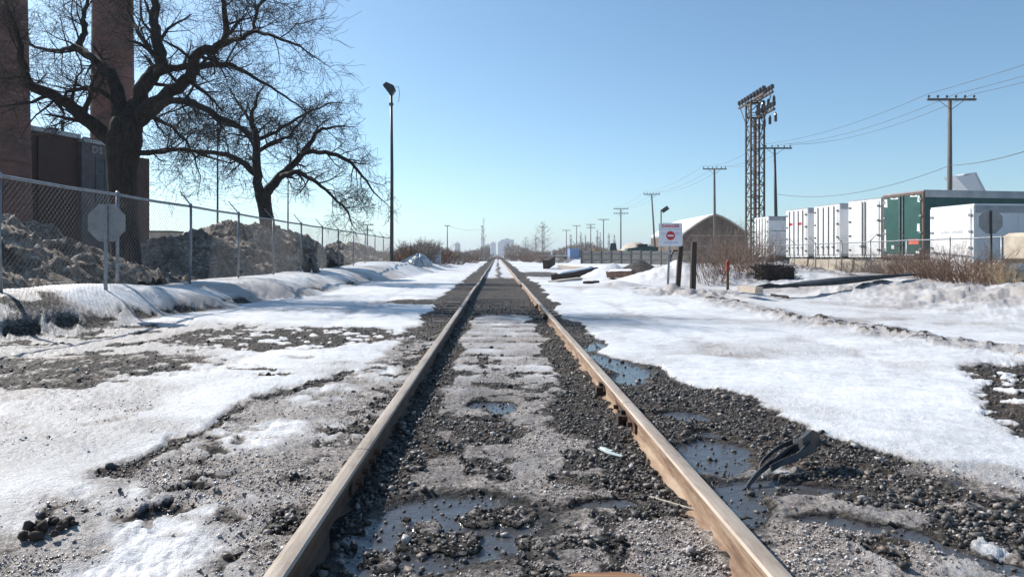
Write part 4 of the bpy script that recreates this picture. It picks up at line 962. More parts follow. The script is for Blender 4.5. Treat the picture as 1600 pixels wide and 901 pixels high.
# concrete barriers, blocks
for i in range(7):
    y = 26.0+i*2.55; t_ = ('nearest', 'second nearest', 'third', 'fourth', 'fifth', 'sixth', 'farthest')[i]
    o = MB().prism([(-.30, -.1), (.30, -.1), (.30, .12), (.16, .32), (.11, .82), (-.11, .82), (-.16, .32), (-.30, .12)], (0, -1.22, 0), (0, 1.22, 0), (1, 0, 0), (0, 0, 1)).build('concrete_barrier', M['concrete'], None, False, (18.35+rnd.uniform(-.06, .06), y, gz(18.35, y)-.04))
    o.rotation_euler = (0, 0, rnd.uniform(-.03, .03)); tag(o, '%s beige concrete barrier in the row below the parked trailers' % t_, 'barrier', 'concrete barriers below the trailers')
p = at(1613, 404, 19.5); t = empty('concrete_block', (p.x, 19.5, gz(p.x+.8, 19.5)), 'beige concrete block raised on dark timbers at the right edge', 'block'); zz = p.z-gz(p.x+.8, 19.5)
MB().prism([(0, 0), (2.4, 0), (2.4, .78), (.12, .76), (0, .66)], (0, 0, zz), (0, 1.1, zz), (1, 0, 0), (0, 0, 1)).build('block', M['concrete'], t)
MB().bbox((-.05, .1, zz-.14), (2.5, 1.0, zz-.003)).build('bearer', M['timber_dark'], t)
for x in (.45, 2.2): MB().bbox((x-.07, .3, -.2), (x+.07, .5, zz-.143)).build('support', M['timber_dark'], t)

# ------------------------------------------------------------------ arched barn, yard things, far things
def barn():
    Y = 96; x0, x1 = at(1067, 0, Y).x, at(1168, 0, Y).x; zp = at(0, 336, Y).z; xm, hw, L = (x0+x1)/2, (x1-x0)/2, 20
    t = empty('arched_barn', (xm, Y, 0), 'tan barn with arched snow covered roof beyond the shrubs', 'barn'); ez = 4.0
    arc = [(hw*math.cos(a_), ez+(zp-ez)*(1-abs(math.cos(a_))**1.35)) for a_ in [math.pi*k/16 for k in range(17)]]
    arc[0] = (hw, ez); arc[-1] = (-hw, ez)
    MB().prism([(-hw, -.2), (hw, -.2)]+arc, (0, 0, 0), (0, L, 0), (1, 0, 0), (0, 0, 1)).build('wall', M['stone_face'], t)
    rf = MB()
    for k in range(16):
        a0, a1 = arc[k], arc[k+1]; rf.add([(a0[0], -.15, a0[1]+.02), (a1[0], -.15, a1[1]+.02), (a1[0]*1.02, -.15, a1[1]+.22), (a0[0]*1.02, -.15, a0[1]+.22), (a0[0], L, a0[1]+.02), (a1[0], L, a1[1]+.02), (a1[0]*1.02, L, a1[1]+.22), (a0[0]*1.02, L, a0[1]+.22)], [(0, 1, 2, 3), (7, 6, 5, 4), (3, 2, 6, 7), (0, 4, 5, 1)])
    r = rf.build('roof', M['snow_clean'], t)
    vb = MB()
    for k in range(16): a0, a1 = arc[k], arc[k+1]; vb.tube([(a0[0], -.2, a0[1]+.08), (a1[0], -.2, a1[1]+.08)], .12, 4)
    vb.build('verge_trim', M['timber_grey'], r)
    for x in np.linspace(-hw*.8, hw*.8, 7): MB().bbox((x-.06, -.08, 0), (x+.06, -.003, ez+(zp-ez)*(1-abs(x/hw)**1.35)*.95)).build('wall_batten', M['brown_paint'], t)
    for z in (2.4, 3.9): w_ = hw; MB().bbox((-w_*.97, -.13, z-.05), (w_*.97, -.083, z+.05)).build('wall_rail', M['timber_grey'], t)
    MB().bbox((-hw*.93, -.28, .0), (-hw*.80, -.15, 4.2)).build('downpipe', M['brown_paint'], t)
barn()
p = at(898, 398, 150); t = empty('blue_container', (p.x, 150, 0), 'small faded blue container far off right of the track', 'container')
MB().bbox((-1.05, 0, .3), (1.05, 5, 2.5)).build('body', M['blue_paint'], t); MB().bbox((-1.1, -.03, 2.503), (1.1, 5, 2.6)).build('roof', M['blue_paint'], t)
for k in range(8): MB().bbox((-1.0+.27*k, -.025, .35), (-.93+.27*k, -.002, 2.45)).build('rib', M['blue_paint'], t)
MB().prism([(1.1, 2.3), (1.5, 2.0), (1.5, .9), (1.1, .5)], (0, 0, 0), (0, 1.5, 0), (1, 0, 0), (0, 0, 1)).build('hood', M['dark_metal'], t)
p = at(868, 400, 160); t = empty('parked_flatbed', (p.x, 160, 0), 'low white topped flatbed far right of the track', 'vehicle')
MB().bbox((-3.2, 0, .5), (3.2, 2.4, .95)).build('bed', M['fence_blue'], t); MB().bbox((-3.3, -.05, .953), (3.3, 2.45, 1.15)).build('snow_cover', M['snow_clean'], t)
for x in (-2.4, -1.6, 2.2): MB().tube([(x, -.1, .4), (x, .25, .4)], .4, 14).build('wheel', M['rubber'], t)
MB().bbox((-1.1, .02, .95), (-.7, .2, 2.1)).build('stake', M['white_paint'], t)
# hoarding panels along the yard
for i in range(11):
    px = 908+i*15.5; Y = 92-i*1.4; a0 = at(px, 407, Y); a1 = at(px+15.0, 407, Y-1.4); zt_ = at(0, 392+.6*math.sin(i*2.1), Y).z
    t = empty('hoarding_panel', (a0.x, Y, 0), '%s faded blue grey hoarding panel counted from the blue container' % ('first second third fourth fifth sixth seventh eighth ninth tenth eleventh'.split()[i]), 'fence panel', 'hoarding panels along the yard')
    t.rotation_euler = (0, 0, math.atan2(-1.4, a1.x-a0.x)); w_ = math.hypot(a1.x-a0.x, 1.4); MB().bbox((0, 0, .0), (w_, .06, zt_)).build('panel', M['fence_blue'], t); MB().bbox((-.05, -.08, 0), (.05, .10, zt_+.12)).build('post', M['galv_dull'], t)
    for z in (.35, .8): MB().bbox((.06, -.05, z*zt_), (w_-.06, -.003, z*zt_+.08)).build('batten', M['galv_dull'], t)
# machinery: yellow loader and dark green conveyor
p = at(958, 390, 100); t = empty('wheel_loader', (p.x, 100, 0), 'rusty yellow wheel loader behind the hoarding', 'loader')
MB().bbox((-1.8, 0, 1.0), (1.0, 1.8, 1.85)).build('body', M['yellow_paint'], t); MB().prism([(-.5, 1.853), (.6, 1.853), (.45, 2.9), (-.3, 2.9)], (0, .2, 0), (0, 1.6, 0), (1, 0, 0), (0, 0, 1)).build('cab', M['glass'], t)
MB().tube([(-1.4, .9, 1.6), (-2.6, .9, 2.0), (-3.4, .9, 1.2)], .16, 6).build('lift_arm', M['yellow_paint'], t); MB().prism([(-4.0, .9), (-3.1, .7), (-3.2, 1.7), (-3.6, 1.6)], (0, 0, 0), (0, 2, 0), (1, 0, 0), (0, 0, 1)).build('bucket', M['dark_metal'], t)
for x in (-1.3, .7): MB().tube([(x, -.2, .75), (x, .35, .75)], .75, 16).build('wheel', M['rubber'], t)
p = at(1003, 390, 98); t = empty('screening_machine', (p.x, 98, 0), 'dark green screening machine behind the hoarding, left of the warning sign', 'machine')
MB().prism([(-2.4, 1.0), (2.2, 1.0), (2.4, 2.3), (1.0, 2.45), (-2.0, 2.1)], (0, 0, 0), (0, 2.2, 0), (1, 0, 0), (0, 0, 1)).build('hopper', M['green_side'], t); MB().tube([(-2.3, 1, 1.6), (-4.6, 1, .9)], .28, 4).build('conveyor', M['yellow_paint'], t)
for x in (-1.6, 0, 1.6): MB().tube([(x, -.1, .55), (x, .4, .55)], .55, 14).build('wheel', M['rubber'], t)
MB().bbox((-.5, .3, 2.3), (.9, 1.6, 2.75)).build('engine_cover', M['dark_metal'], t)
def hill(name, px0, px1, py, Y, depth, mat, label, cat, seed):
    x0, x1 = at(px0, 0, Y).x, at(px1, 0, Y).x; H = at(0, py, Y).z; n = 40; xs = np.linspace(x0, x1, n); ys = np.linspace(Y, Y+depth, 14); Xg, Yg = np.meshgrid(xs, ys); X, Y_ = Xg.ravel(), Yg.ravel()
    u = (X-x0)/(x1-x0)*2-1; v = (Y_-Y)/depth*2-1; h = H*np.clip(1-np.abs(u)**2.0, 0, 1)*np.clip(1-v*v, 0, 1)*(1+.12*fbm(X, Y_, .5, 3, seed))
    i = (np.arange(13)[:, None]*n+np.arange(n-1)[None, :]).ravel(); me = np_mesh(name, np.stack([X-(x0+x1)/2, Y_-Y, h-.1], 1), np.stack([i, i+1, i+n+1, i+n], 1), True)
    return tag(link_mesh(name, me, mat, None, ((x0+x1)/2, Y, 0)), label, cat)
hill('earth_heap', 972, 1042, 374.5, 112, 14, M['timber_grey'], 'broad tan earth heap behind the dark green machine', 'heap', 3)
p = at(250, 375, 78); t = empty('flat_roof_shed', (p.x, 78, 0), 'small beige flat roofed shed seen through the fence', 'shed')
MB().bbox((-1.2, 0, 0), (1.2, 3, at(0, 363, 78).z)).build('wall', M['concrete'], t); MB().bbox((-1.3, -.1, at(0, 363, 78).z+.003), (1.3, 3.1, at(0, 363, 78).z+.2)).build('roof', M['concrete_wall'], t)
MB().bbox((-.6, -.03, 1.6), (.3, -.003, 2.6)).build('window', M['glass'], t)
# leaning stadium tower
Y = 620; pts = [(1492, 274), (1503, 274), (1508, 272), (1526, 270.5), (1544, 305), (1556, 330), (1560, 402), (1500, 402), (1516, 330), (1512, 297)]
t = empty('leaning_tower', at(1525, 402, Y), 'pale leaning tower top rising above the green trailer roof', 'tower'); o = Vector(t.location)
for nm, dy, idx, mt in (('shaft', 0, [(1492, 274.5), (1507, 275), (1526, 270.5), (1543, 303), (1556, 330), (1562, 404), (1495, 404), (1524, 325), (1515, 300)], 'stadium'),):
    q = [(at(x, y, Y).x-o.x, at(x, y, Y).z-o.z) for x, y in idx]; MB().prism(q, (0, 0, 0), (0, 16, 0), (1, 0, 0), (0, 0, 1)).build(nm, M[mt], t)
q = [(at(x, y, Y).x-o.x, at(x, y, Y).z-o.z) for x, y in ((1505, 273.6), (1507.5, 271.6), (1525.5, 269.2), (1526.5, 270.9))]; MB().prism(q, (0, -.2, .1), (0, 14, .1), (1, 0, 0), (0, 0, 1)).build('cable_housing', M['stadium'], t)
q = [(at(x, y, Y).x-o.x, at(x, y, Y).z-o.z) for x, y in ((1523, 271.5), (1525.6, 271.0), (1542.5, 303.4), (1539, 303.4))]; MB().prism(q, (0, -.4, 0), (0, -.02, 0), (1, 0, 0), (0, 0, 1)).build('edge_rib', M['galv'], t)

# city skyline
for i, (x0, x1, y0, Y, lb) in enumerate(((783, 803, 374, 2300, 'broadest pale tower block of the far skyline'), (778, 786, 378, 2400, 'pale block just left of the broadest far tower'), (767, 775, 379, 2500, 'narrow pale block nearest above the vanishing rails'), (760, 766, 382, 2300, 'lowest pale block at the left of the far skyline group'), (711, 719, 380, 1900, 'lone pale block far left of the vanishing point'))):
    a0, a1 = at(x0, y0, Y), at(x1, y0, Y); t = empty('far_tower_block', (a0.x, Y, 0), lb, 'building', 'far city skyline'); w_ = a1.x-a0.x
    MB().bbox((0, 0, 0), (w_, w_*.8, a0.z)).build('wall', M['city'], t); MB().bbox((w_*.3, w_*.2, a0.z), (w_*.65, w_*.6, a0.z+4)).build('roof_plant', M['city'], t)
    for k in range(1, 6): MB().bbox((1, -.4, a0.z*k/6), (w_-1, -.05, a0.z*k/6+2.2)).build('window_band', M['fence_blue'], t)

# ------------------------------------------------------------------ shrubs, scrub and far woods
def shrub_mesh(seed, n, h, spread, fork=3, r0=.012):
    rg = random.Random(seed); mb = MB()
    for i in range(n):
        a_ = rg.random()*6.283; d = rg.random()**.5*spread*.45; p = Vector((math.cos(a_)*d, math.sin(a_)*d, -.1))
        L = h*rg.uniform(.55, 1.05); ln = Vector((math.cos(a_)*rg.uniform(.1, .9)*spread/h, math.sin(a_)*rg.uniform(.1, .9)*spread/h, 1)).normalized()
        pts = [p]; dd = ln
        for k in range(4): dd = (dd+Vector((rg.gauss(0, .16), rg.gauss(0, .16), rg.gauss(0, .06)))).normalized(); pts.append(pts[-1]+dd*L/4)
        mb.tube(pts, [r0, r0*.8, r0*.6, r0*.4, r0*.2], 3, False)
        for f in range(fork):
            k = rg.randint(1, 3); q = pts[k]; d2 = (dd+Vector((rg.gauss(0, .6), rg.gauss(0, .6), rg.gauss(.1, .3)))).normalized(); l2 = L*rg.uniform(.25, .5)
            m2 = q+d2*l2*.5; e2 = m2+(d2+Vector((rg.gauss(0, .3), rg.gauss(0, .3), rg.gauss(0, .2)))).normalized()*l2*.5
            mb.tube([q, m2, e2], [r0*.5, r0*.35, r0*.15], 3, False)
            for _ in range(2):
                d3 = (d2+Vector((rg.gauss(0, .7), rg.gauss(0, .7), rg.gauss(0, .5)))).normalized(); mb.tube([m2, m2+d3*l2*.5], [r0*.3, r0*.12], 3, False)
    return mb
def shrub(px, py, Y, h, spread, n, mat, label, seed, fork=3, r0=.012, group='bare shrubs'):
    p = at(px, py, Y); t = empty('bare_shrub', (p.x, Y, gz(p.x, Y)), label, 'shrub', group)
    tag(shrub_mesh(seed, n, h, spread, fork, r0).build('stems', M[mat], t), None, None, None, 'stuff'); return t
SH = [(1112, 440, 24, 1.5, 1.1, 46, 'twig_red', 'reddish bare shrub just right of the tallest timber post'), (1150, 440, 25, 1.9, 1.6, 80, 'twig_red', 'dense reddish shrub behind the red marker stake'),
      (1175, 436, 27, 2.0, 1.5, 70, 'twig_red', 'reddish shrub left of the farthest trailer'), (1125, 425, 34, 2.6, 2.2, 90, 'twig_grey', 'grey brown shrub in front of the arched barn'), (1160, 422, 36, 2.8, 2.4, 90, 'twig_grey', 'tall grey shrub below the lattice tower'),
      (1098, 425, 40, 2.4, 2.2, 70, 'twig_grey', 'grey brown shrub left in front of the barn'), (1515, 432, 18.5, 1.2, 1.5, 130, 'twig_red', 'tangled shrub in front of the white container'), (1540, 425, 19.5, .9, 1.1, 60, 'dry_grass', 'straw coloured weeds at the foot of the dark sign post'),
      (1470, 428, 21, 1.2, 1.5, 120, 'twig_red', 'low reddish shrub below the container doors'), (1425, 425, 24, 1.25, 1.7, 130, 'twig_red', 'low reddish shrub in front of the green trailer'), (1385, 425, 27, 1.25, 1.8, 130, 'twig_grey', 'low brown weeds at the fence below the green doors'), (1345, 424, 29, 1.0, 1.6, 100, 'twig_grey', 'low brown weeds at the fence left of the green trailer'),
      (1255, 432, 27, .5, .9, 26, 'twig_red', 'small sparse weeds right of the twig stack'), (1590, 430, 17, .8, 1.0, 50, 'dry_grass', 'dry weeds at the right picture edge below the block')]
for i, (px, py, Y, h, sp, n, mt, lb) in enumerate(SH): shrub(px, py, Y, h, sp, n, mt, lb, 300+i, 3, .010)
# dark brush stack (a clipped bundle of twigs)
p = at(1210, 437, 24); t = empty('brush_stack', (p.x, 24, gz(p.x, 24)), 'square stack of dark brown brushwood beside the shrubs', 'brushwood'); mb = MB(); rg = random.Random(5)
for i in range(420):
    c = Vector((rg.uniform(-.62, .62), rg.uniform(-.35, .35), rg.uniform(.02, .52))); d = Vector((rg.gauss(0, 1), rg.gauss(0, .5), rg.gauss(0, .35))).normalized()*rg.uniform(.12, .3)
    mb.tube([c-d, c+d], [.012, .007], 3, False)
tag(mb.build('twigs', M['twig'], t), None, None, None, 'stuff'); MB().box((0, 0, .24), (1.15, .6, .44)).build('core', M['timber_dark'], t)
# left scrub
for i, (px, Y, h, sp, lb) in enumerate(((655, 52, 1.9, 2.4, 'brown scrub behind the plastic sheeting'), (680, 62, 1.9, 3.0, 'dark brown scrub left of the far track'), (704, 75, 1.6, 3.2, 'brown scrub midway along the left of the far track'), (727, 95, 1.9, 4.0, 'dark scrub left of the far track, before the skyline'), (745, 125, 2.3, 5.0, 'farthest brown scrub beside the left rail'), (622, 50, 1.3, 2.0, 'low scrub at the foot of the floodlight pole'),
        (815, 130, 2.4, 6, 'brown scrub just right of the vanishing rails'), (838, 110, 2.2, 5, 'brown scrub right of the far track'), (862, 100, 1.9, 5, 'brown scrub left of the far flatbed'), (790, 190, 2.4, 7, 'farthest scrub right behind the vanishing point'))):
    shrub(px, 404, Y, h, sp, 130, 'twig_red' if i % 2 else 'twig_grey', lb, 400+i, 3, .03, 'scrub along the far track')
# poplars and far trees
def thin_tree(px, py_top, Y, label, seed, wide=.18, mat='twig_grey'):
    tp = at(px, py_top, Y); rg = random.Random(seed); t = empty('thin_tree', (tp.x, Y, 0), label, 'tree', 'thin leafless trees beyond the yard'); H = tp.z
    MB().tube([(0, 0, -.2), (rg.gauss(0, .1), 0, H*.5), (rg.gauss(0, .2), 0, H)], [.16, .10, .02], 6).build('trunk', M[mat], t)
    mb = MB()
    for i in range(60):
        z = H*rg.uniform(.12, .97); a_ = rg.random()*6.283; L = H*wide*(1.15-z/H)*rg.uniform(.6, 1.6); d = Vector((math.cos(a_), math.sin(a_), rg.uniform(1.0, 2.4) if wide < .3 else rg.uniform(.2, 1.1))).normalized()
        b_ = Vector((0, 0, z)); m_ = b_+d*L*.5; e_ = m_+(d+Vector((rg.gauss(0, .3), rg.gauss(0, .3), .2))).normalized()*L*.6
        mb.tube([b_, m_, e_], [.035, .022, .008], 3, False)
        for _ in range(2): mb.tube([m_, m_+(d+Vector((rg.gauss(0, .6), rg.gauss(0, .6), rg.gauss(0, .3)))).normalized()*L*.5], [.022, .009], 3, False)
    tag(mb.build('crown', M[mat], t), None, None, None, 'stuff')
for i, (px, py, Y, wd, lb) in enumerate(((892, 366, 190, .2, 'leftmost slim poplar above the blue container'), (908, 362, 185, .2, 'slim poplar right above the blue container'), (915, 366, 200, .2, 'second slim poplar right of the blue container'), (933, 358, 190, .2, 'bushy poplar left of the poplar side pole'), (938, 362, 200, .2, 'pale poplar beside the single armed pole'), (951, 364, 195, .2, 'poplar just right of the single armed pole'), (960, 366, 200, .2, 'rightmost slim poplar before the double armed pole'),
        (848, 346, 170, .42, 'spreading bare tree right of the track around a dark pole'), (838, 362, 180, .4, 'lower bare tree left of the spreading one'), (756, 340, 250, .16, 'single spindly tree above the vanishing point'), (822, 370, 200, .4, 'small bare tree nearest right of the skyline'))):
    thin_tree(px, py, Y, lb, 500+i, wd)
def far_wood():
    rg = random.Random(9); mb = MB()
    for i in range(2600):
        Y = rg.uniform(260, 520); px = rg.uniform(560, 1080); x = (px-VPX)/FPX*Y
        if abs(x) < 5: continue
        H = (2.5+rg.random()*4.0)*(Y/380)*(1.0+.5*math.sin(px*.05)); mb.tube([(x, Y, 0), (x+rg.gauss(0, .5), Y, H*.6), (x+rg.gauss(0, .8), Y, H)], [.45, .3, .05], 3, False)
        for _ in range(3):
            z = H*rg.uniform(.2, .8); mb.tube([(x, Y, z), (x+rg.gauss(0, 1.3), Y+rg.gauss(0, 1), z+rg.uniform(.5, 1.8))], [.2, .05], 3, False)
    tag(mb.build('far_wood', M['twig_grey']), 'far band of leafless woodland along the horizon', 'woodland', None, 'stuff')
far_wood()

# ------------------------------------------------------------------ loose things on the ground
def beam(p0, p1, w_, h_, mat, label, roll=0.0, name='timber_beam', group='discarded timbers', snow=False):
    p0, p1 = Vector(p0), Vector(p1); d = p1-p0; L = d.length; t = empty(name, p0, label, 'timber', group)
    q = d.to_track_quat('X', 'Z').to_matrix(); n = 6; vs = []
    for i in range(n+1):
        x = L*i/n; j = lambda: rnd.uniform(-.012, .012)
        for sy, sz in ((-1, 0), (1, 0), (1, 1), (-1, 1)): vs.append(q @ Vector((x+(rnd.uniform(-.03, .03) if i in (0, n) else 0), sy*w_/2+j(), sz*h_+j())))
    fs = [(i*4+k, i*4+4+k, i*4+4+(k+1) % 4, i*4+(k+1) % 4) for i in range(n) for k in range(4)]+[(0, 1, 2, 3), tuple(n*4+k for k in (3, 2, 1, 0))]
    MB().add(vs, fs).build('timber', M[mat], t)
    if snow:
        vs2 = []; n = 10
        for i in range(n+1):
            x = L*(.04+.92*i/n)
            for sy, z in ((-.48, h_-.005), (-.3, h_+.05), (0, h_+.085), (.3, h_+.055), (.48, h_-.005)): vs2.append(q @ Vector((x, sy*w_+rnd.uniform(-.01, .01), z*(1 if i not in (0, n) else .97)-(0 if i not in (0, n) else .04)+rnd.uniform(-.01, .015))))
        fs2 = [(i*5+k, i*5+5+k, i*5+6+k, i*5+1+k) for i in range(n) for k in range(4)]
        MB().add(vs2, fs2).build('snow_cap', M['snow_clean'], t, True)
    return t
def gp(px, py, Y, dz=0): p = at(px, py, Y); return (p.x, Y, max(p.z, gz(p.x, Y)-.06)+dz)
beam(gp(867, 441, 29.5), gp(930, 426, 36), .34, .30, 'timber_dark', 'long dark timber lying nearest the rail among the right hand timbers', snow=True)
beam(gp(862, 445, 27.0), gp(905, 437, 29.5), .3, .10, 'timber_grey', 'thin grey plank in front of the long dark timber')
beam(gp(880, 419, 48), gp(972, 425, 41), .9, .22, 'timber_grey', 'pale snow dusted timber stack lying across behind the dark timber', snow=True)
beam(gp(951, 434, 30), gp(990, 433, 29), .30, .28, 'timber_brown', 'short thick brown timber beside the snow mound', snow=True)
beam(gp(916, 446, 25.5), gp(933, 444, 26.0), .25, .14, 'timber_dark', 'short dark chunk half sunk in snow')
beam(gp(975, 457, 21.5), gp(1008, 456, 21.8), .16, .07, 'timber_brown', 'flat brown plank on the snow left of the sign post')
beam(gp(853, 420, 55), gp(863, 413, 57), .5, .7, 'timber_dark', 'small upright dark stump beyond the timbers')
beam(gp(1158, 457, 17.5, .03), gp(1186, 460, 16.4, .02), .20, .16, 'timber_grey', 'bleached driftwood like plank end on the right snow')
beam(gp(1205, 462, 17), gp(1232, 466, 16.5), .10, .05, 'timber_dark', 'small black stick on the right snow')
# long black culvert liner on the right bank
def culvert():
    a0, a1, a2 = gp(1190, 452, 17.5, .03), gp(1310, 440, 18.2, .0), gp(1423, 430, 19.5, .02)
    t = empty('plastic_liner', a0, 'long curled black plastic liner lying on the right snow bank', 'plastic sheet'); o = Vector(a0)
    P, R = smooth_line([Vector(a0)-o, Vector(a1)-o, Vector(a2)-o], [0, 0, 0], 10); vs = []; n = len(P); k = 9
    for i, p_ in enumerate(P):
        u = i/(n-1); w_ = .04+.26*math.sin(min(1, u*1.25)*math.pi*.62)*(1-.55*u*u); hh = .02+.05*math.sin(u*math.pi)**.7
        for j in range(k):
            v = j/(k-1); an = math.pi*(-.15+1.15*v); vs.append(p_+Vector((.06*math.sin(7*u+3*v), -math.cos(an)*w_+.03*math.sin(11*u), max(-.03, math.sin(an)*hh)+.02*math.sin(9*u+5*v))))
    fs = [(i*k+j, i*k+j+1, (i+1)*k+j+1, (i+1)*k+j) for i in range(n-1) for j in range(k-1)]
    o_ = MB().add(vs, fs).build('sheet', M['black_plastic'], t, True); md = o_.modifiers.new('thickness', 'SOLIDIFY'); md.thickness = .02
    MB().tube([(-.15, 0, .03), (.2, .02, .09), (.6, .1, .05), (.95, .0, .10)], [.03, .04, .035, .025], 6).build('torn_strip', M['black_plastic'], t); MB().tube([(.25, -.25, .03), (.6, -.25, .06), (.85, -.2, .04)], [.025, .03, .02], 6).build('torn_strip', M['black_plastic'], t)
culvert()
# grey plastic sheeting heap and box, black A shaped board on the left
def sheeting():
    Y = 45; c = at(655, 412, Y); t = empty('plastic_sheeting', (c.x, Y, gz(c.x, Y)), 'crumpled heap of grey plastic sheeting left of the far track', 'plastic sheet'); n, m = 26, 12; vs = []
    rg = np.random.RandomState(3)
    for i in range(m+1):
        for j in range(n):
            a_ = 2*math.pi*j/n; ph = math.pi/2*i/m; r = math.cos(ph)*(1+.16*math.sin(3*a_+2*i*.4)+.10*math.sin(7*a_+i)+rg.uniform(-.06, .06)); vs.append((r*.75*math.cos(a_), r*.6*math.sin(a_), .85*math.sin(ph)*(1+.08*math.sin(5*a_+i*.7))-.05))
    fs = [(i*n+j, i*n+(j+1) % n, (i+1)*n+(j+1) % n, (i+1)*n+j) for i in range(m) for j in range(n)]
    MB().add(vs, fs).build('sheet', M['sheet'], t); MB().tube([(.1, -.7, .5), (.45, -1.2, .1), (.8, -1.6, -.05)], .03, 5).build('loose_strap', M['galv_dull'], t); MB().tube([(-1.5, -.5, .05), (-.8, -.5, .4), (-.1, -.6, .8)], [.05, .12, .05], 6).build('folded_edge', M['sheet'], t)
sheeting()
p = at(678, 408, 58); t = empty('utility_cabinet', (p.x, 58, gz(p.x, 58)-.05), 'grey double door utility cabinet in the scrub left of the track', 'cabinet')
MB().bbox((-.55, 0, 0), (.55, .6, 1.15)).build('body', M['grey_paint'], t); MB().bbox((-.6, -.05, 1.153), (.6, .65, 1.22)).build('roof', M['galv'], t)
for x in (-.53, .02): MB().bbox((x, -.03, .08), (x+.51, -.003, 1.1)).build('door', M['grey_paint'], t)
p = at(487, 433, 25.2); t = empty('folding_board', (p.x, 25.2, gz(p.x, 25.2)-.06), 'small black A shaped folding board behind the left snow bank', 'board')
for s_ in (-1, 1): MB().prism([(s_*.02, .60), (s_*.30, 0), (s_*.12, 0), (-s_*.06, .58)], (0, -.22, 0), (0, .22, 0), (1, 0, 0), (0, 0, 1)).build('panel', M['dark_metal'], t)
# torn black plastic grating beside the right rail
def debris():
    o = Vector((1.20, 3.30, gz(1.20, 3.30))); t = empty('torn_plastic_part', o, 'torn black slotted plastic part tipped up beside the right rail puddle', 'debris')
    def strap(name, pts, w0, w1, th=.010):
        P, _ = smooth_line([at(*q)-o for q in pts], [0]*len(pts), 5); n = len(P); vs = []
        for i, p_ in enumerate(P):
            u = i/(n-1); w_ = (w0*(1-u)+w1*u)*.60; nx = Vector((.15, .55, .80)).normalized()
            for sx, sz in ((-1, -1), (1, -1), (1, 1), (-1, 1)): vs.append(p_+nx*(w_*sx)+Vector((.3, -.85, .4)).normalized()*(th/2*sz))
        fs = [(i*4+k, i*4+4+k, i*4+4+(k+1) % 4, i*4+(k+1) % 4) for i in range(n-1) for k in range(4)]+[(0, 1, 2, 3), tuple((n-1)*4+k for k in (3, 2, 1, 0))]
        return MB().add(vs, fs).build(name, M['black_plastic'], t)
    strap('strap', [(1166, 762, 3.24), (1182, 742, 3.30), (1206, 722, 3.40), (1232, 706, 3.50), (1262, 690, 3.55)], .022, .034)
    strap('strap', [(1186, 738, 3.33), (1190, 722, 3.42), (1212, 702, 3.52), (1236, 691, 3.60), (1266, 684, 3.64)], .014, .024)
    strap('strap', [(1204, 732, 3.33), (1222, 722, 3.36), (1246, 712, 3.42), (1260, 701, 3.47), (1266, 692, 3.50)], .030, .020)
    strap('strap', [(1202, 726, 3.38), (1224, 706, 3.46), (1246, 694, 3.55)], .014, .016)
    strap('strap', [(1214, 728, 3.36), (1232, 712, 3.45), (1240, 698, 3.54)], .012, .014)
    strap('torn_stem', [(1172, 758, 3.25), (1160, 766, 3.22), (1148, 772, 3.19)], .014, .005); strap('torn_stem', [(1166, 764, 3.23), (1172, 776, 3.17), (1178, 782, 3.15)], .016, .006)
    q = [at(*c)-o for c in ((1252, 684, 3.50), (1268, 671, 3.56), (1278, 676, 3.62), (1281, 691, 3.64), (1272, 704, 3.58), (1254, 716, 3.48))]
    fw = Vector((.10, -.97, .22)).normalized(); MB().add([c+fw*.012 for c in q]+[c-fw*.03 for c in q], [tuple(range(6)), tuple(range(11, 5, -1))]+[(k, k+6, (k+1) % 6+6, (k+1) % 6) for k in range(6)]).build('end_panel', M['black_plastic'], t)
    strap('rib', [(1240, 689, 3.58), (1254, 686, 3.56), (1268, 684, 3.56)], .02, .02); strap('rib', [(1222, 722, 3.38), (1244, 714, 3.42), (1258, 700, 3.47)], .03, .03)
    strap('tail', [(1276, 694, 3.60), (1284, 690, 3.62), (1290, 686, 3.63)], .02, .004)
debris()
# wood pieces, scraps, dark clods
t = empty('split_board', (.36, 2.235, gz(.36, 2.235)+.008), 'splintered orange brown board between the rails at the bottom edge', 'wood')
MB().prism([(-.13, .03), (-.08, .05), (-.02, .046), (.03, .054), (.10, .035), (.17, -.02), (.19, -.13), (.02, -.12)], (0, 0, 0), (.004, 0, .017), (1, 0, 0), (0, 1, 0)).build('board', M['fresh_wood'], t)
MB().prism([(-.155, .035), (-.05, -.02), (.03, -.12), (-.02, -.12), (-.10, -.03)], (0, 0, -.012), (0, 0, .016), (1, 0, 0), (0, 1, 0)).build('charred_edge', M['timber_dark'], t)
for nm, lb, x, y, r, mt, cat in (('dark_clod', 'large black sooty clod at the bottom left corner', -1.72, 2.62, .07, 'rust', 'clod'), ('dark_clod', 'small black clod on the grey slush left of the left rail', -1.05, 3.22, .028, 'timber_dark', 'clod')):
    rg = random.Random(int(r*1000)); shapes, F_ = stone_shapes(8); t = empty(nm, (x, y, gz(x, y)), lb, cat)
    for k in range(22 if r > .05 else 4):
        me = np_mesh('lump', shapes[k % 8]*r*rg.uniform(.16, .46), F_); me.materials.append(M['timber_dark']); link_mesh('lump', me, None, t, (rg.uniform(-r, r)*1.1, rg.uniform(-r, r), rg.uniform(.1, .6)*r))
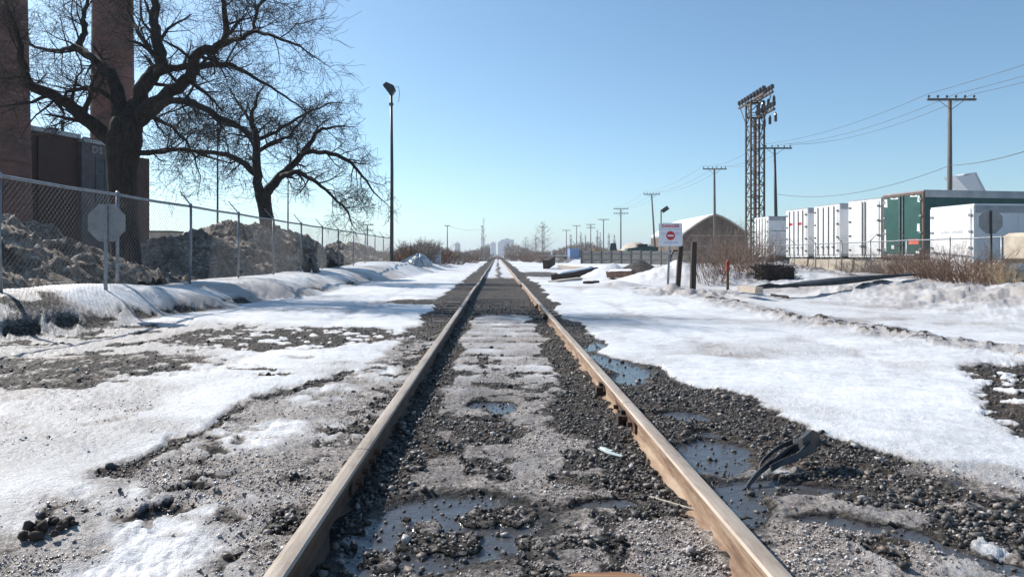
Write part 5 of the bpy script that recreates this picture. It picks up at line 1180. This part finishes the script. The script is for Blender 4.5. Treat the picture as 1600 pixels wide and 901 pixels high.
def scrap(name, label, cat, pts, mat, th=.004):
    x, y = pts[0]; t = empty(name, (x, y, gz(x, y)+.006), label, cat); MB().prism([(a_-x, b_-y) for a_, b_ in pts], (0, 0, 0), (0, 0, th), (1, 0, 0), (0, 1, 0)).build('piece', M[mat], t)
    MB().prism([((a_-x)*.5+.01, (b_-y)*.5+.01) for a_, b_ in pts], (0, 0, th), (.004, 0, th*2.2), (1, 0, 0), (0, 1, 0)).build('fold', M[mat], t)
scrap('plastic_scrap', 'pale teal plastic scrap lying near the right rail inside the track', 'scrap', [(.56, 3.80), (.60, 3.78), (.64, 3.70), (.68, 3.66), (.66, 3.63), (.60, 3.69), (.57, 3.76)], 'teal_plastic')
for i, (x, y, a_, L, lb) in enumerate(((.68, 3.05, -.9, .38, 'thin pale stick lying along the foot of the right rail'), (1.0, 2.80, .1, .05, 'tiny dark twig on wet ice right of the right rail'), (.52, 4.15, 1.9, .16, 'bent brown twig near the dark rail anchor'))):
    t = empty('stick', (x, y, gz(x, y)+.012), lb, 'stick'); MB().tube([(0, 0, 0), (math.cos(a_)*L*.5, math.sin(a_)*L*.5, .008), (math.cos(a_+.1)*L, math.sin(a_+.1)*L, 0)], [.006, .0055, .003], 5).build('stem', M['timber_grey' if i == 0 else 'timber_dark'], t)
    MB().tube([(math.cos(a_)*L*.5, math.sin(a_)*L*.5, .008), (math.cos(a_+.7)*L*.7, math.sin(a_+.7)*L*.7, .014)], [.003, .0015], 4).build('side_shoot', M['timber_grey' if i == 0 else 'timber_dark'], t)

# ------------------------------------------------------------------ haze: the air between here and the skyline
hm = bpy.data.materials.new('haze_air'); hm.use_nodes = True; hn = hm.node_tree.nodes; hn.remove(hn['Principled BSDF'])
pv = hn.new('ShaderNodeVolumePrincipled'); pv.inputs['Color'].default_value = (.80, .88, 1.0, 1); pv.inputs['Density'].default_value = .0003; pv.inputs['Anisotropy'].default_value = .2
hm.node_tree.links.new(pv.outputs[0], hn['Material Output'].inputs['Volume'])
HZ = MB().bbox((-4500, -200, -1.6), (4500, 4200, 80)).build('haze', hm); tag(HZ, None, None, None, 'stuff')
